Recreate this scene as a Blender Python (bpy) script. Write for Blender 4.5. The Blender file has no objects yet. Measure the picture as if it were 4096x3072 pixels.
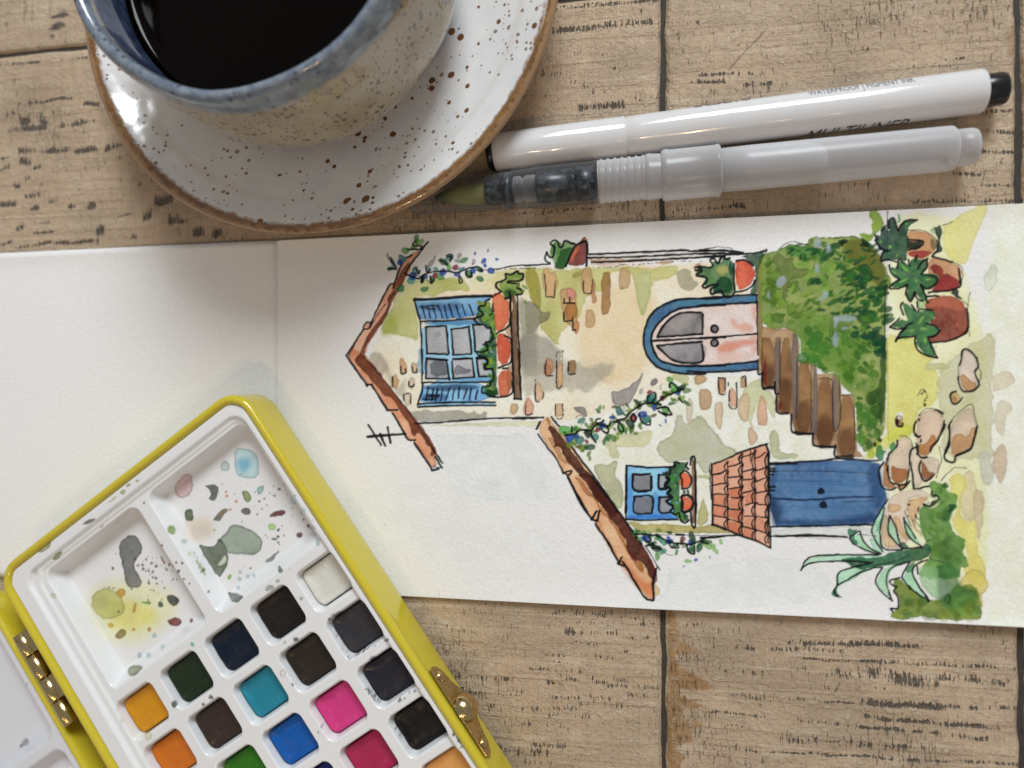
import bpy, bmesh, math, random
import numpy as np
from mathutils import Matrix, Vector

# ================================================================ camera, light, exposure
sc = bpy.context.scene
col = sc.collection
# pinhole solved from the photograph (4096 x 3072): focal length in pixels, image centre, the
# pixel straight below the lens, and the height of the lens over the tabletop
CX, CY, FPX = 2048.0, 1536.0, 3000.0
NADIR = (2620.0, 1560.0)
CAM_H = 0.21
_n = np.array([(NADIR[0] - CX) / FPX, -(NADIR[1] - CY) / FPX, -1.0]); _n /= np.linalg.norm(_n)
_Z = -_n; _X = np.array([1.0, 0, 0]); _X -= _Z * _X.dot(_Z); _X /= np.linalg.norm(_X); _Y = np.cross(_Z, _X)
CAM_M = np.stack([_X, _Y, _Z])                      # camera axes -> world axes
cam_d = bpy.data.cameras.new('camera'); cam = bpy.data.objects.new('camera', cam_d); col.objects.link(cam)
cam.matrix_world = Matrix([[*CAM_M[0], 0], [*CAM_M[1], 0], [*CAM_M[2], CAM_H], [0, 0, 0, 1]])
cam_d.sensor_width = 36.0; cam_d.lens = FPX / 4096 * 36.0
cam_d.clip_start = 0.01; cam_d.clip_end = 50
cam_d.dof.use_dof = True; cam_d.dof.focus_distance = 0.207; cam_d.dof.aperture_fstop = 6.5
sc.camera = cam

w = bpy.data.worlds.new('World'); sc.world = w; w.use_nodes = True
w.node_tree.nodes['Background'].inputs[0].default_value = (0.955, 0.97, 1.0, 1)
w.node_tree.nodes['Background'].inputs[1].default_value = 0.27
def area(name, loc, target, size, size_y, power, color):
    l = bpy.data.lights.new(name, 'AREA'); l.shape = 'RECTANGLE'; l.size = size; l.size_y = size_y
    l.energy = power; l.color = color
    o = bpy.data.objects.new(name, l); col.objects.link(o); o.location = loc
    o.rotation_euler = (Vector(target) - Vector(loc)).to_track_quat('-Z', 'Y').to_euler(); return o
# the café window beyond the top of the picture, and the row of warm bulbs behind the photographer
area('window_light', (0.24, 1.22, 1.02), (0, 0, 0), 0.60, 0.56, 22, (0.90, 0.96, 1.0))
BULBS = [(-0.02, -0.84, 1.26, 4.6), (0.16, -0.98, 1.30, 4.6)] + [(-0.78 + 0.20 * i, -0.92 - 0.08 * (i % 2), 1.34 + 0.05 * (i % 3), .75) for i in range(9)]
for x, y, z, e in BULBS:
    l = bpy.data.lights.new('bulb', 'POINT'); l.energy = e; l.color = (1.0, 0.66, 0.34); l.shadow_soft_size = 0.022
    o = bpy.data.objects.new('bulb_light', l); col.objects.link(o); o.location = (x, y, z)
vs = sc.view_settings
vs.view_transform = 'Standard'; vs.look = 'None'; vs.exposure = 0.06; vs.gamma = 1.0; vs.use_curve_mapping = False
sc.cycles.use_denoising = True; sc.cycles.max_bounces = 10; sc.cycles.transparent_max_bounces = 16; sc.cycles.caustics_refractive = False
sc.cycles.sample_clamp_indirect = 4.0

# ================================================================ helpers
def P(px, py, z=0.0):
    """pixel of the photograph -> point at height z over the tabletop (metres)"""
    r = CAM_M @ np.array([(px - CX) / FPX, -(py - CY) / FPX, -1.0]); t = (z - CAM_H) / r[2]
    return np.array([r[0] * t, r[1] * t, z])
def to_px(v):
    d = (v - np.array([0, 0, CAM_H])) @ CAM_M
    return CX + FPX * d[:, 0] / -d[:, 2], CY - FPX * d[:, 1] / -d[:, 2]
def tag(o, label=None, cat=None, group=None, kind=None):
    for k, v in (('label', label), ('category', cat), ('group', group), ('kind', kind)):
        if v: o[k] = v
    return o
def empty(name, loc=(0, 0, 0), rz=0.0):
    o = bpy.data.objects.new(name, None); col.objects.link(o); o.location = loc; o.rotation_euler = (0, 0, rz); o.empty_display_size = .01; return o
def link_mesh(name, me, m=None, parent=None, smooth=True, loc=(0, 0, 0)):
    if m: me.materials.append(m)
    if smooth: me.polygons.foreach_set('use_smooth', np.ones(len(me.polygons), bool))
    o = bpy.data.objects.new(name, me); col.objects.link(o); o.location = loc
    if parent: o.parent = parent
    return o
def pyd(name, v, f, m=None, parent=None, smooth=True, loc=(0, 0, 0)):
    me = bpy.data.meshes.new(name); me.from_pydata([tuple(map(float, p)) for p in v], [], f); me.update()
    return link_mesh(name, me, m, parent, smooth, loc)
def grid_mesh(name, V, m=None, parent=None, colors=None, attr='paint'):
    """V: (ny, nx, 3) surface; optional per-vertex colours"""
    ny, nx = V.shape[:2]; i = np.arange(ny * nx).reshape(ny, nx)
    q = np.stack([i[:-1, :-1], i[:-1, 1:], i[1:, 1:], i[1:, :-1]], -1).reshape(-1, 4)
    me = bpy.data.meshes.new(name); me.vertices.add(ny * nx); me.vertices.foreach_set('co', V.reshape(-1).astype(np.float32))
    me.loops.add(q.size); me.loops.foreach_set('vertex_index', q.reshape(-1).astype(np.int32))
    me.polygons.add(len(q)); me.polygons.foreach_set('loop_start', (np.arange(len(q)) * 4).astype(np.int32))
    me.update(calc_edges=True); me.validate()
    if colors is not None:
        a = me.attributes.new(attr, 'FLOAT_COLOR', 'POINT')
        a.data.foreach_set('color', np.concatenate([colors.reshape(-1, 3), np.ones((ny * nx, 1))], 1).reshape(-1).astype(np.float32))
    return link_mesh(name, me, m, parent)
def lathe(name, prof, m=None, parent=None, seg=128, axis=None, loc=(0, 0, 0), wob=None, closed=False):
    """prof: (r, h) pairs; axis=(p0, p1): spin about that line (h counts from p0), else about Z"""
    if axis is None: o0 = Vector(loc); ez = Vector((0, 0, 1)); ex = Vector((1, 0, 0))
    else:
        o0 = Vector(axis[0]); ez = (Vector(axis[1]) - o0).normalized(); ex = ez.cross(Vector((0, 0, 1))).normalized()
    ey = ez.cross(ex); v = []; f = []; n = len(prof)
    for k in range(seg):
        a = 2 * math.pi * k / seg; d = ex * math.cos(a) + ey * math.sin(a)
        for r, h in prof:
            rr = r + (wob(a, r, h) if wob else 0); v.append((d * rr + ez * h) if axis is None else (o0 + d * rr + ez * h))
    for k in range(seg):
        k2 = (k + 1) % seg
        for j in range(n if closed else n - 1):
            j2 = (j + 1) % n
            f.append((k * n + j, k2 * n + j, k2 * n + j2, k * n + j2))
    ob = pyd(name, v, f, m, parent, True, loc if axis is None else (0, 0, 0))
    bm = bmesh.new(); bm.from_mesh(ob.data); bmesh.ops.remove_doubles(bm, verts=bm.verts, dist=1e-7); bmesh.ops.recalc_face_normals(bm, faces=bm.faces); bm.to_mesh(ob.data); bm.free()
    return ob
def spline(pts, n=6):
    """smooth a profile"""
    p = [np.array(q, float) for q in pts]; out = [p[0]]
    for i in range(len(p) - 1):
        a, b, c, d = p[max(i - 1, 0)], p[i], p[i + 1], p[min(i + 2, len(p) - 1)]
        for k in range(1, n + 1):
            t = k / n; out.append(.5 * (2 * b + (c - a) * t + (2 * a - 5 * b + 4 * c - d) * t * t + (3 * b - a - 3 * c + d) * t ** 3))
    return [tuple(q) for q in out]
def rrect(x0, y0, x1, y1, r, n=8):
    out = []
    for cx, cy, a0 in ((x1 - r, y1 - r, 0), (x0 + r, y1 - r, 90), (x0 + r, y0 + r, 180), (x1 - r, y0 + r, 270)):
        for k in range(n + 1):
            a = math.radians(a0 + 90 * k / n); out.append((cx + r * math.cos(a), cy + r * math.sin(a)))
    return out
class NT:
    """tiny node-building helper"""
    def __init__(s, name, **kw):
        s.m = bpy.data.materials.new(name); s.m.use_nodes = True; s.t = s.m.node_tree; s.b = s.t.nodes['Principled BSDF']; s.out = s.t.nodes['Material Output']
        for k, v in kw.items(): s.set(k.replace('_', ' '), v)
    def set(s, k, v):
        i = s.b.inputs[{'rough': 'Roughness', 'color': 'Base Color', 'metal': 'Metallic', 'spec': 'Specular IOR Level', 'trans': 'Transmission Weight', 'coat': 'Coat Weight', 'ior': 'IOR', 'normal': 'Normal', 'alpha': 'Alpha', 'sss': 'Subsurface Weight', 'coat rough': 'Coat Roughness', 'sheen': 'Sheen Weight'}.get(k, k)]
        s.put(i, v)
    def put(s, i, v):
        if isinstance(v, bpy.types.NodeSocket): s.t.links.new(v, i)
        elif hasattr(i.default_value, '__len__') and not hasattr(v, '__len__'): i.default_value = [v] * len(i.default_value)
        elif hasattr(i.default_value, '__len__') and len(i.default_value) == 4 and len(v) == 3: i.default_value = (*v, 1)
        else: i.default_value = v
    def n(s, typ, ins={}, out=0, **props):
        nd = s.t.nodes.new('ShaderNode' + typ)
        for k, v in props.items(): setattr(nd, k, v)
        for k, v in ins.items(): s.put(nd.inputs[k], v)
        return nd.outputs[out]
    def coord(s): return s.n('TexCoord', out='Object')
    def map(s, v, scale=(1, 1, 1), loc=(0, 0, 0), rot=(0, 0, 0)): return s.n('Mapping', {'Vector': v, 'Scale': scale, 'Location': loc, 'Rotation': rot})
    def noise(s, v, scale, detail=3, rough=.55, out=0, dist=0.0): return s.n('TexNoise', {'Vector': v, 'Scale': scale, 'Detail': detail, 'Roughness': rough, 'Distortion': dist}, out)
    def ramp(s, v, lo, hi, a=0.0, b=1.0): return s.n('MapRange', {'Value': v, 'From Min': lo, 'From Max': hi, 'To Min': a, 'To Max': b}, interpolation_type='SMOOTHSTEP')
    def math(s, op, a, b=0.0): return s.n('Math', {0: a, 1: b}, operation=op)
    def mix(s, f, a, b, mode='MIX'):
        nd = s.t.nodes.new('ShaderNodeMix'); nd.data_type = 'RGBA'; nd.blend_type = mode
        s.put(nd.inputs[0], f); s.put(nd.inputs[6], a); s.put(nd.inputs[7], b); return nd.outputs[2]
    def bump(s, h, strength=.3, dist=.0005, normal=None):
        i = {'Height': h, 'Strength': strength, 'Distance': dist}
        if normal is not None: i['Normal'] = normal
        return s.n('Bump', i)
    def xyz(s, v, k): return s.n('SeparateXYZ', {0: v}, k)
def simple(name, c, rough=.4, **kw):
    s = NT(name, color=c, rough=rough, **kw); return s.m
# ---------------------------------------------------------------- watercolour on the page
# The picture on the page is laid down as washes and ink strokes (numpy), then stored as a
# colour attribute on the page's fine mesh.
_rng = np.random.RandomState(7)
_LAT = _rng.rand(256, 256)
def vnoise(x, y, s, seed=0):
    x = x / s + seed * 17.31; y = y / s + seed * 9.77
    xi = np.floor(x).astype(int); yi = np.floor(y).astype(int)
    fx = x - xi; fy = y - yi
    fx = fx * fx * (3 - 2 * fx); fy = fy * fy * (3 - 2 * fy)
    a = _LAT[yi & 255, xi & 255]; b = _LAT[yi & 255, (xi + 1) & 255]
    c = _LAT[(yi + 1) & 255, xi & 255]; d = _LAT[(yi + 1) & 255, (xi + 1) & 255]
    return (a * (1 - fx) + b * fx) * (1 - fy) + (c * (1 - fx) + d * fx) * fy
def fbm(x, y, s, seed=0, o=3):
    r = 0; t = 0; a = 1.0
    for i in range(o):
        r = r + a * vnoise(x, y, s / 2 ** i, seed + i); t += a; a *= .5
    return r / t
def lin(c):
    c = np.asarray(c, float) / 255.0
    return np.where(c <= .04045, c / 12.92, ((c + .055) / 1.055) ** 2.4)
def canvas(x0, y0, x1, y1, step, seen):
    """start a sheet: photo-pixel window, cell size, colour the bare sheet shows in the photograph"""
    global PX0, PY0, PST, PW, PH, PIC, PAPER_SEEN, INKC
    PX0, PY0, PST = float(x0), float(y0), float(step); PW, PH = int((x1 - x0) / step), int((y1 - y0) / step)
    PIC = np.ones((PH, PW, 3)); PAPER_SEEN = lin(seen); INKC = tone((26, 26, 30))
def tone(c): return np.minimum(lin(c) / PAPER_SEEN, 1.06)
def sample(px, py):
    """bilinear look-up of the sheet at photo pixels; bare sheet outside"""
    x = (px - PX0) / PST; y = (py - PY0) / PST
    out = (x < 1) | (y < 1) | (x > PW - 3) | (y > PH - 3)
    x = np.clip(x, 0, PW - 2.001); y = np.clip(y, 0, PH - 2.001); xi = x.astype(int); yi = y.astype(int)
    fx = (x - xi)[..., None]; fy = (y - yi)[..., None]
    r = (PIC[yi, xi] * (1 - fx) + PIC[yi, xi + 1] * fx) * (1 - fy) + (PIC[yi + 1, xi] * (1 - fx) + PIC[yi + 1, xi + 1] * fx) * fy
    r[out] = 1.0
    return r
class Crop:
    def __init__(s, x, y, k): s.o = np.array([x, y], float); s.k = k
    def __call__(s, *v):
        if len(v) == 1: v = [float(t) for t in v[0].replace(',', ' ').split()]
        return np.array(v, float).reshape(-1, 2) / s.k + s.o
A = Crop(1350, 900, 2.765); B = Crop(1350, 1400, 2.765); C = Crop(2100, 900, 2.765); D = Crop(2050, 1450, 2.765)
E_ = Crop(2100, 1900, 2.765); F_ = Crop(2800, 820, 2.765); G = Crop(2750, 1350, 2.765); H_ = Crop(2750, 1780, 2.765)
I_ = Crop(3396, 820, 3.16); J = Crop(3396, 1300, 3.16); K = Crop(3296, 1700, 2.765); L = Crop(3100, 1950, 2.2209)
S = Crop(0, 0, 1)
def cat(*a): return np.concatenate(a)
def box(p, pad):
    x0 = max(0, int((p[:, 0].min() - pad - PX0) / PST)); x1 = min(PW, int((p[:, 0].max() + pad - PX0) / PST) + 2)
    y0 = max(0, int((p[:, 1].min() - pad - PY0) / PST)); y1 = min(PH, int((p[:, 1].max() + pad - PY0) / PST) + 2)
    if x1 <= x0 or y1 <= y0: return None
    gx, gy = np.meshgrid(PX0 + PST * np.arange(x0, x1), PY0 + PST * np.arange(y0, y1))
    return (slice(y0, y1), slice(x0, x1)), gx, gy
def round_poly(p):
    q = np.roll(p, -1, 0)
    return np.stack([.75 * p + .25 * q, .25 * p + .75 * q], 1).reshape(-1, 2)
def segdist(gx, gy, p, closed):
    d2 = np.full(gx.shape, 1e12); ins = np.zeros(gx.shape, bool)
    n = len(p)
    for i in range(n if closed else n - 1):
        ax, ay = p[i]; bx, by = p[(i + 1) % n]
        ex, ey = bx - ax, by - ay
        wx = gx - ax; wy = gy - ay
        t = np.clip((wx * ex + wy * ey) / (ex * ex + ey * ey + 1e-9), 0, 1)
        dx = wx - ex * t; dy = wy - ey * t
        np.minimum(d2, dx * dx + dy * dy, out=d2)
        if closed and ay != by:
            ins ^= ((ay > gy) != (by > gy)) & (gx < ex * (gy - ay) / (by - ay) + ax)
    d = np.sqrt(d2)
    return np.where(ins, -d, d) if closed else d
_seed = [1]
def wash(p, c, a=.92, c2=None, edge=.22, rough=6, soft=3, var=.5, ns=60, mul=False, rnd=True):
    """one watercolour wash: uneven edge, darker drying rim, pigment that pools"""
    if rnd: p = round_poly(p)
    r = box(p, 14 + soft)
    if r is None: return
    sl, gx, gy = r
    _seed[0] += 1; s = _seed[0]
    wx = gx + rough * 2 * (fbm(gx, gy, 26, s) - .5); wy = gy + rough * 2 * (fbm(gx, gy, 26, s + 50) - .5)
    d = segdist(wx, wy, p, True)
    m = np.clip(.5 - d / soft, 0, 1)
    rim = np.exp(-((d + 3.0) / 4.0) ** 2) * edge
    v = np.clip((fbm(gx, gy, ns, s + 3) - .5) * 2.2 + .5, 0, 1)
    c = tone(c); c2 = tone(c2) if c2 is not None else c * .82
    col = c + (c2 - c) * (v * var * 2 if c2 is not None else v)[..., None].clip(0, 1)
    col = col * (1 - rim)[..., None] * (1 + .10 * (vnoise(gx, gy, 5, s) - .5))[..., None]
    al = (m * a * (.9 + .1 * vnoise(gx, gy, 14, s + 9)))[..., None]
    if mul: PIC[sl] *= 1 - al * (1 - col)
    else: PIC[sl] += al * (col - PIC[sl])
def ink(p, w=6., dry=.0, a=.97, c=None, curve=True):
    w = w * 1.3
    if curve and len(p) > 2:
        q = [p[0]]
        for i in range(len(p) - 1):
            p0 = p[max(i - 1, 0)]; p1 = p[i]; p2 = p[i + 1]; p3 = p[min(i + 2, len(p) - 1)]
            for t in (.25, .5, .75, 1.):
                q.append(.5 * (2 * p1 + (p2 - p0) * t + (2 * p0 - 5 * p1 + 4 * p2 - p3) * t * t + (3 * p1 - p0 - 3 * p2 + p3) * t ** 3))
        p = np.array(q)
    r = box(p, w + 6)
    if r is None: return
    sl, gx, gy = r
    _seed[0] += 1; s = _seed[0]
    wx = gx + 3.0 * (vnoise(gx, gy, 16, s) - .5); wy = gy + 3.0 * (vnoise(gx, gy, 16, s + 31) - .5)
    d = segdist(wx, wy, p, False)
    ww = w * (.8 + .4 * vnoise(gx, gy, 40, s + 5))
    m = np.clip(.5 - (d - ww / 2) / 2.2, 0, 1) * a
    if dry: m = m * np.clip((vnoise(gx, gy, 7, s) - dry) * 4 + .5, 0, 1)
    m = m[..., None]
    PIC[sl] += m * ((INKC if c is None else tone(c)) - PIC[sl])
def blob(cr, x, y, rx, ry, ang, c, **k):
    t = np.linspace(0, 2 * np.pi, 9)[:-1]; ca, sa = math.cos(math.radians(ang)), math.sin(math.radians(ang))
    j = .8 + .4 * _rng.rand(8)
    px = 1.18 * rx * np.cos(t) * j; py = 1.18 * ry * np.sin(t) * j
    k.setdefault('rough', 3)
    wash(cr(*np.stack([x + px * ca - py * sa, y + px * sa + py * ca], 1).ravel()), c, **k)
def dabs(cr, pts, r, cols, n=1, jit=0, asp=.55, **k):
    for x, y in np.array(pts, float).reshape(-1, 2):
        for _ in range(n):
            rr = r * (.6 + .8 * _rng.rand())
            blob(cr, x + jit * _rng.randn(), y + jit * _rng.randn(), rr, rr * asp * (.7 + .6 * _rng.rand()), _rng.rand() * 180, cols[_rng.randint(len(cols))], **k)
def inks(cr, w, *ls, **k):
    for l in ls: ink(cr(l), w, **k)
def rect(cr, x0, y0, x1, y1): return cr(x0, y0, x1, y0, x1, y1, x0, y1)

def paint_picture():
    canvas(1300, 780, 4120, 2540, 2, (232, 224, 214))
    # ---- pale grounds
    wash(S('3990 700 4200 700 4200 2600 3960 2600 3900 2300 3930 1900 3900 1500 3950 1100'), (236, 231, 212), .9, (229, 224, 196), edge=.05, soft=60, rough=16)
    wash(S('3555 860 3700 852 3860 880 3800 960 3900 1200 3960 1500 3940 1900 3960 2200 3900 2400 3560 2200 3545 1500'), (234, 228, 176), .75, (226, 218, 150), edge=.08, soft=30, rough=12)
    wash(B('1060 890 1100 940 1300 930 1600 940 1900 950 2050 900 2100 1000 2212 1150 2500 1659 2212 1659 1500 1659 1250 1500 1200 1300 1100 1050'), (226, 230, 230), .4, edge=.12, soft=5)
    wash(S('600 2000 1500 1960 1780 1900 2000 2070 2300 2200 2300 2300 1500 2200'), (232, 230, 222), .2, edge=.05, soft=30)
    wash(E_('1590 1010 1700 1090 1780 1080 2212 950 3000 900 3400 1100 3300 1400 2212 1500 1300 1480 1110 1420 1200 1370 1500 1330 1580 1250'), (224, 229, 231), .28, edge=.10, soft=5)
    # ---- walls
    wash(S('1470 1420 1560 1260 1640 1130 1975 1085 2150 1070 2600 1060 2990 1045 2985 1480 2700 1500 2620 1600 2450 1660 2200 1690 2090 1660 1680 1680 1570 1560'), (236, 226, 202), .9, (232, 206, 164), edge=.06, soft=16, rough=10, var=.55, ns=260)
    wash(S('2320 1180 2560 1120 2640 1200 2600 1500 2420 1560 2300 1450'), (232, 206, 160), .8, (228, 198, 150), edge=.03, soft=60, rough=12)
    wash(S('2230 1690 2500 1640 2700 1500 3050 1500 3060 1560 3110 1580 3115 1650 3180 1650 3190 1730 3260 1740 3270 1790 3350 1800 3340 1840 3080 1850 3060 1790 2850 1870 2840 2130 2700 2130 2540 2130 2300 1850'), (236, 231, 214), .9, (228, 222, 196), edge=.05, soft=14, rough=10)
    wash(A('740 620 900 600 1250 580 1430 640 1480 740 1350 720 1150 740 1080 790 850 800 840 850 870 1000 900 1100 900 1300 800 1250 600 1200 450 1190 560 1000 620 850 680 740'), (206, 200, 128), .85, (176, 176, 66), soft=8, rough=10, edge=.12, ns=110)
    wash(A('480 1180 560 1000 640 1010 680 1150 600 1210 520 1230'), (172, 174, 60), .55, edge=.0, soft=26)
    wash(A('1470 560 1900 480 2212 460 2212 800 2050 760 1800 720 1500 740'), (224, 212, 160), .7, (206, 194, 110), soft=14, edge=.06, rough=10)
    wash(C('0 470 180 470 400 500 630 480 1000 470 1200 460 1500 470 1700 450 1680 560 1550 600 1390 650 1380 800 1320 1000 1280 1000 1230 760 1190 560 1170 520 950 500 940 700 700 760 650 900 590 1050 420 1150 360 1250 380 1350 250 1250 150 1100 170 950 60 840 50 700 0 640'), (206, 198, 122), .88, (184, 176, 84), soft=6, rough=9, edge=.14, ns=120)
    wash(C('1190 560 1400 480 1390 650 1380 800 1320 1000 1280 1000 1230 760'), (200, 198, 140), .8, edge=.12)
    wash(C('0 480 130 480 170 700 180 950 100 900 40 700 0 650'), (162, 150, 52), .8, edge=.15, soft=5)
    wash(A('2090 560 2212 470 2212 900 2130 840 2110 700'), (178, 166, 66), .75, edge=.1, soft=8)
    wash(C('500 570 640 490 650 560 560 600'), (176, 166, 84), .8)
    wash(C('0 850 70 840 160 900 180 960 240 980 250 945 290 980 240 1060 150 1120 130 1180 0 1210'), (146, 138, 100), .85, edge=.2)
    wash(A('2000 800 2100 830 2212 1000 2212 1659 2030 1659 2010 1000'), (168, 158, 132), .85, edge=.05, soft=18)
    wash(C('-60 1150 200 1230 270 1260 330 1330 400 1380 400 1500 220 1680 -60 1680'), (166, 156, 138), .8, edge=.05, soft=14, rough=12)
    wash(D('90 0 700 -20 780 60 1130 0 1080 130 900 280 820 340 700 300 640 370 600 270 520 300 350 350 250 330 200 380 110 400'), (186, 172, 148), .7, (172, 160, 138), edge=.05, soft=16, rough=14)
    for i in range(26):
        x = 560 + 22 * i; y = 40 + 60 * _rng.rand()
        ink(D(x, y, x - 14, y + 110 + 80 * _rng.rand()), 6, a=.07, c=(150, 140, 120))
    for i in range(14):
        x = 640 + 26 * i
        ink(C(x, 1460 + 40 * _rng.rand(), x - 6, 1660), 7, a=.12, c=(160, 150, 130))
    wash(C('1670 490 1830 480 1840 600 1940 640 1820 740 1690 690'), (166, 160, 124), .75, edge=.12, soft=5)
    wash(G('560 600 800 420 830 560 960 600 970 900 920 870 860 700 760 720 700 1000 840 990 760 1010 690 980'), (208, 206, 152), .85, edge=.14)
    wash(D('1790 590 1880 590 1930 700 2000 600 2120 610 2212 740 2300 850 2400 950 2570 1000 2500 1060 2350 1180 2212 1200 2140 1240 2100 1200 2040 1100 1830 1090 1700 1110 1650 1050 1590 960 1600 900 1700 830 1780 780'), (192, 188, 162), .85, (182, 180, 132), edge=.22, soft=3.5, rough=10)
    wash(G('900 1040 980 1020 1030 1130 1000 1250 1100 1290 1200 1270 1240 1300 1150 1350 950 1350 910 1200'), (192, 190, 140), .85, edge=.16)
    wash(D('1000 900 1200 800 1500 740 1560 780 1500 930 1250 940 1130 920 1210 1050 1090 1070 1050 950'), (216, 208, 156), .85, edge=.12, soft=5)
    wash(D('870 1150 980 1110 1040 1150 1130 1080 1170 1110 1130 1250 1200 1300 1240 1500 1200 1620 1100 1600 1000 1350'), (190, 184, 138), .85, edge=.2)
    wash(D('1740 120 1900 110 1960 180 1900 250 1790 210'), (206, 204, 140), .8, edge=.1)
    wash(E_('1130 510 1220 520 1330 560 1400 530 1950 570 2050 550 2300 590 2500 640 2300 650 1700 640 1400 640 1240 640'), (194, 178, 92), .88, (172, 152, 60), edge=.15)
    wash(E_('1920 420 1960 230 2000 330 2030 480 2000 560 1900 560'), (192, 180, 104), .85)
    wash(E_('1890 0 2060 0 2050 60 1900 20'), (196, 192, 120), .8)
    wash(A('330 1450 420 1400 500 1440 570 1580 520 1659 400 1600'), (178, 166, 146), .7, edge=.1, soft=10)
    wash(B('520 60 570 200 600 300 640 450 740 300 760 400 720 520 640 470 560 330'), (180, 170, 146), .6, edge=.06, soft=14)
    wash(B('800 650 1180 690 1350 670 1500 700 1500 660 1560 720 1660 680 1660 760 1000 800 880 790'), (162, 152, 134), .9, (176, 166, 150), edge=.12, soft=5, rough=8)
    wash(B('1000 830 2212 770 2300 850 1700 840 1050 845'), (230, 220, 176), .8, edge=.12)
    # ---- bricks and stones in the wall
    T1 = (216, 168, 118); T2 = (222, 178, 136)
    for cr, c, l in ((C, T1, '190 480 250 480 290 530 340 510 380 640 350 710 330 810 300 820 230 790 215 720 190 700'),
                     (C, T1, '620 470 740 470 740 560 780 640 770 720 720 770 660 780 620 680'), (C, (208, 148, 98), '720 640 785 630 770 720 800 840 750 880 735 800'),
                     (C, (178, 122, 52), '845 530 930 505 945 560 945 960 880 1000 850 990 840 900'), (C, (214, 172, 116), '1035 470 1160 470 1170 690 1060 715 1030 700'),
                     (C, (212, 165, 110), '370 720 460 690 540 700 570 780 580 1000 600 1150 570 1225 540 1150 430 1060 405 900'), (C, (224, 150, 130), '460 690 520 690 575 750 570 810 500 830 450 790'),
                     (C, (182, 120, 56), '440 870 550 840 590 930 580 1010 500 1060 440 1050'), (C, (214, 142, 86), '530 1090 590 1040 605 1130 570 1225 540 1170'),
                     (C, (212, 165, 112), '665 950 720 930 770 960 785 1100 740 1140 670 1150'), (C, T1, '1860 460 1920 410 1960 440 1890 540'),
                     (C, (203, 148, 104), '205 1600 220 1480 300 1470 330 1560 310 1659 200 1659'), (D, T1, '490 60 520 -40 560 20 570 200 530 300 490 270'), (D, (196, 138, 94), '340 80 350 0 430 20 450 140 350 160'),
                     (D, (168, 118, 48), '620 -20 700 -30 710 40 700 130 620 125'), (D, T2, '250 220 310 210 340 320 370 370 300 440 245 430'), (D, (224, 160, 120), '120 480 160 365 220 440 245 520 200 590 120 590'),
                     (D, T2, '465 440 560 450 570 580 470 605'), (D, (214, 168, 106), '-30 460 50 440 75 510 40 570 -20 570'),
                     (A, (214, 160, 104), '680 1490 720 1460 770 1540 770 1640 700 1650'), (A, T2, '815 1510 890 1540 880 1640 810 1630'), (B, (214, 166, 106), '600 300 650 260 690 330 650 440 600 410'),
                     (B, (228, 196, 168), '780 340 820 280 865 330 850 430 790 430'), (B, (228, 206, 178), '730 500 800 480 810 580 760 640'), (B, (230, 205, 170), '430 170 480 150 510 240 500 300'),
                     (G, (198, 152, 92), '70 430 140 400 230 450 200 500 80 540'), (G, (204, 154, 94), '120 570 220 560 265 620 265 760 200 810 130 790'), (G, (226, 192, 154), '280 740 360 700 400 730 380 1030 320 1000'),
                     (G, (200, 132, 72), '330 440 420 430 420 620 330 650'), (G, (225, 165, 125), '460 560 510 550 550 620 550 765 460 760'), (G, (202, 146, 90), '570 500 620 410 660 480 650 560 590 560'),
                     (G, (222, 186, 146), '550 720 600 620 690 610 690 850 650 950 570 900'), (G, (220, 168, 128), '790 640 860 650 900 970 820 980 760 950'), (G, (222, 180, 140), '670 1000 710 980 780 1090 770 1150 700 1200 670 1150'),
                     (D, (230, 208, 180), '1930 380 1990 400 2000 580 1940 690 1915 600')):
        wash(cr(l), c, .85, edge=.26, rough=4)
    inks(C, 3.5, '215 545 230 690 232 790 290 795 325 790 335 620', '645 620 650 740 690 755 735 745 745 605', '1075 690 1076 694', a=.9)
    inks(C, 5, '430 865 555 868', '430 965 432 1050', '435 1065 515 1060', '530 1020 525 1150', '525 1165 560 1162', '430 815 432 855', '492 800 495 850')
    inks(C, 3, '232 1470 232 1659', '350 1420 352 1600', '415 1400 412 1600', '480 1510 478 1650 560 1640', '360 1405 425 1392', dry=.3)
    inks(D, 4, '365 30 368 145 445 145', '490 -20 490 275 555 255', '620 0 622 125 695 125', '255 190 250 400 290 436', '475 460 478 603 550 605 555 460', '150 440 150 580 225 565', '345 330 335 400', dry=.2)
    inks(B, 5, '700 185 705 260 755 250 755 210', '825 185 830 245 880 245 880 210', '610 295 608 400', '785 350 790 400 830 400 845 380', '735 560 735 490 805 485 810 590', dry=.1)
    inks(G, 4.5, '340 440 350 600 350 620 415 622 415 450', '355 447 410 450', '465 590 465 765 545 765 540 500', '585 450 640 430 645 540', '450 500 450 530', dry=.15)
    # ---- roofs
    wash(A('105 1440 200 1290 280 1150 300 1090 360 1070 460 880 550 700 580 660 630 650 690 470 790 340 930 270 815 440 800 520 740 610 640 770 580 900 520 1060 420 1190 340 1310 310 1440'), (233, 178, 142), .95, (222, 148, 108), edge=.2)
    wash(B('100 60 150 -20 320 60 420 190 600 440 780 650 870 790 1000 950 1100 1100 1080 1180 1100 1250 1050 1300 980 1210 850 1020 790 990 640 760 600 690 540 650 380 390 310 380'), (233, 172, 130), .95, (216, 132, 80), edge=.22)
    wash(A('185 1500 250 1400 300 1300 350 1180 460 1060 560 900 550 780 600 740 640 640 700 530 760 430 800 400 800 470 760 560 740 620 650 760 580 900 530 1050 420 1190 350 1290 300 1400 320 1480'), (118, 60, 34), .95, (150, 88, 54), edge=.25, rough=5)
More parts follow.
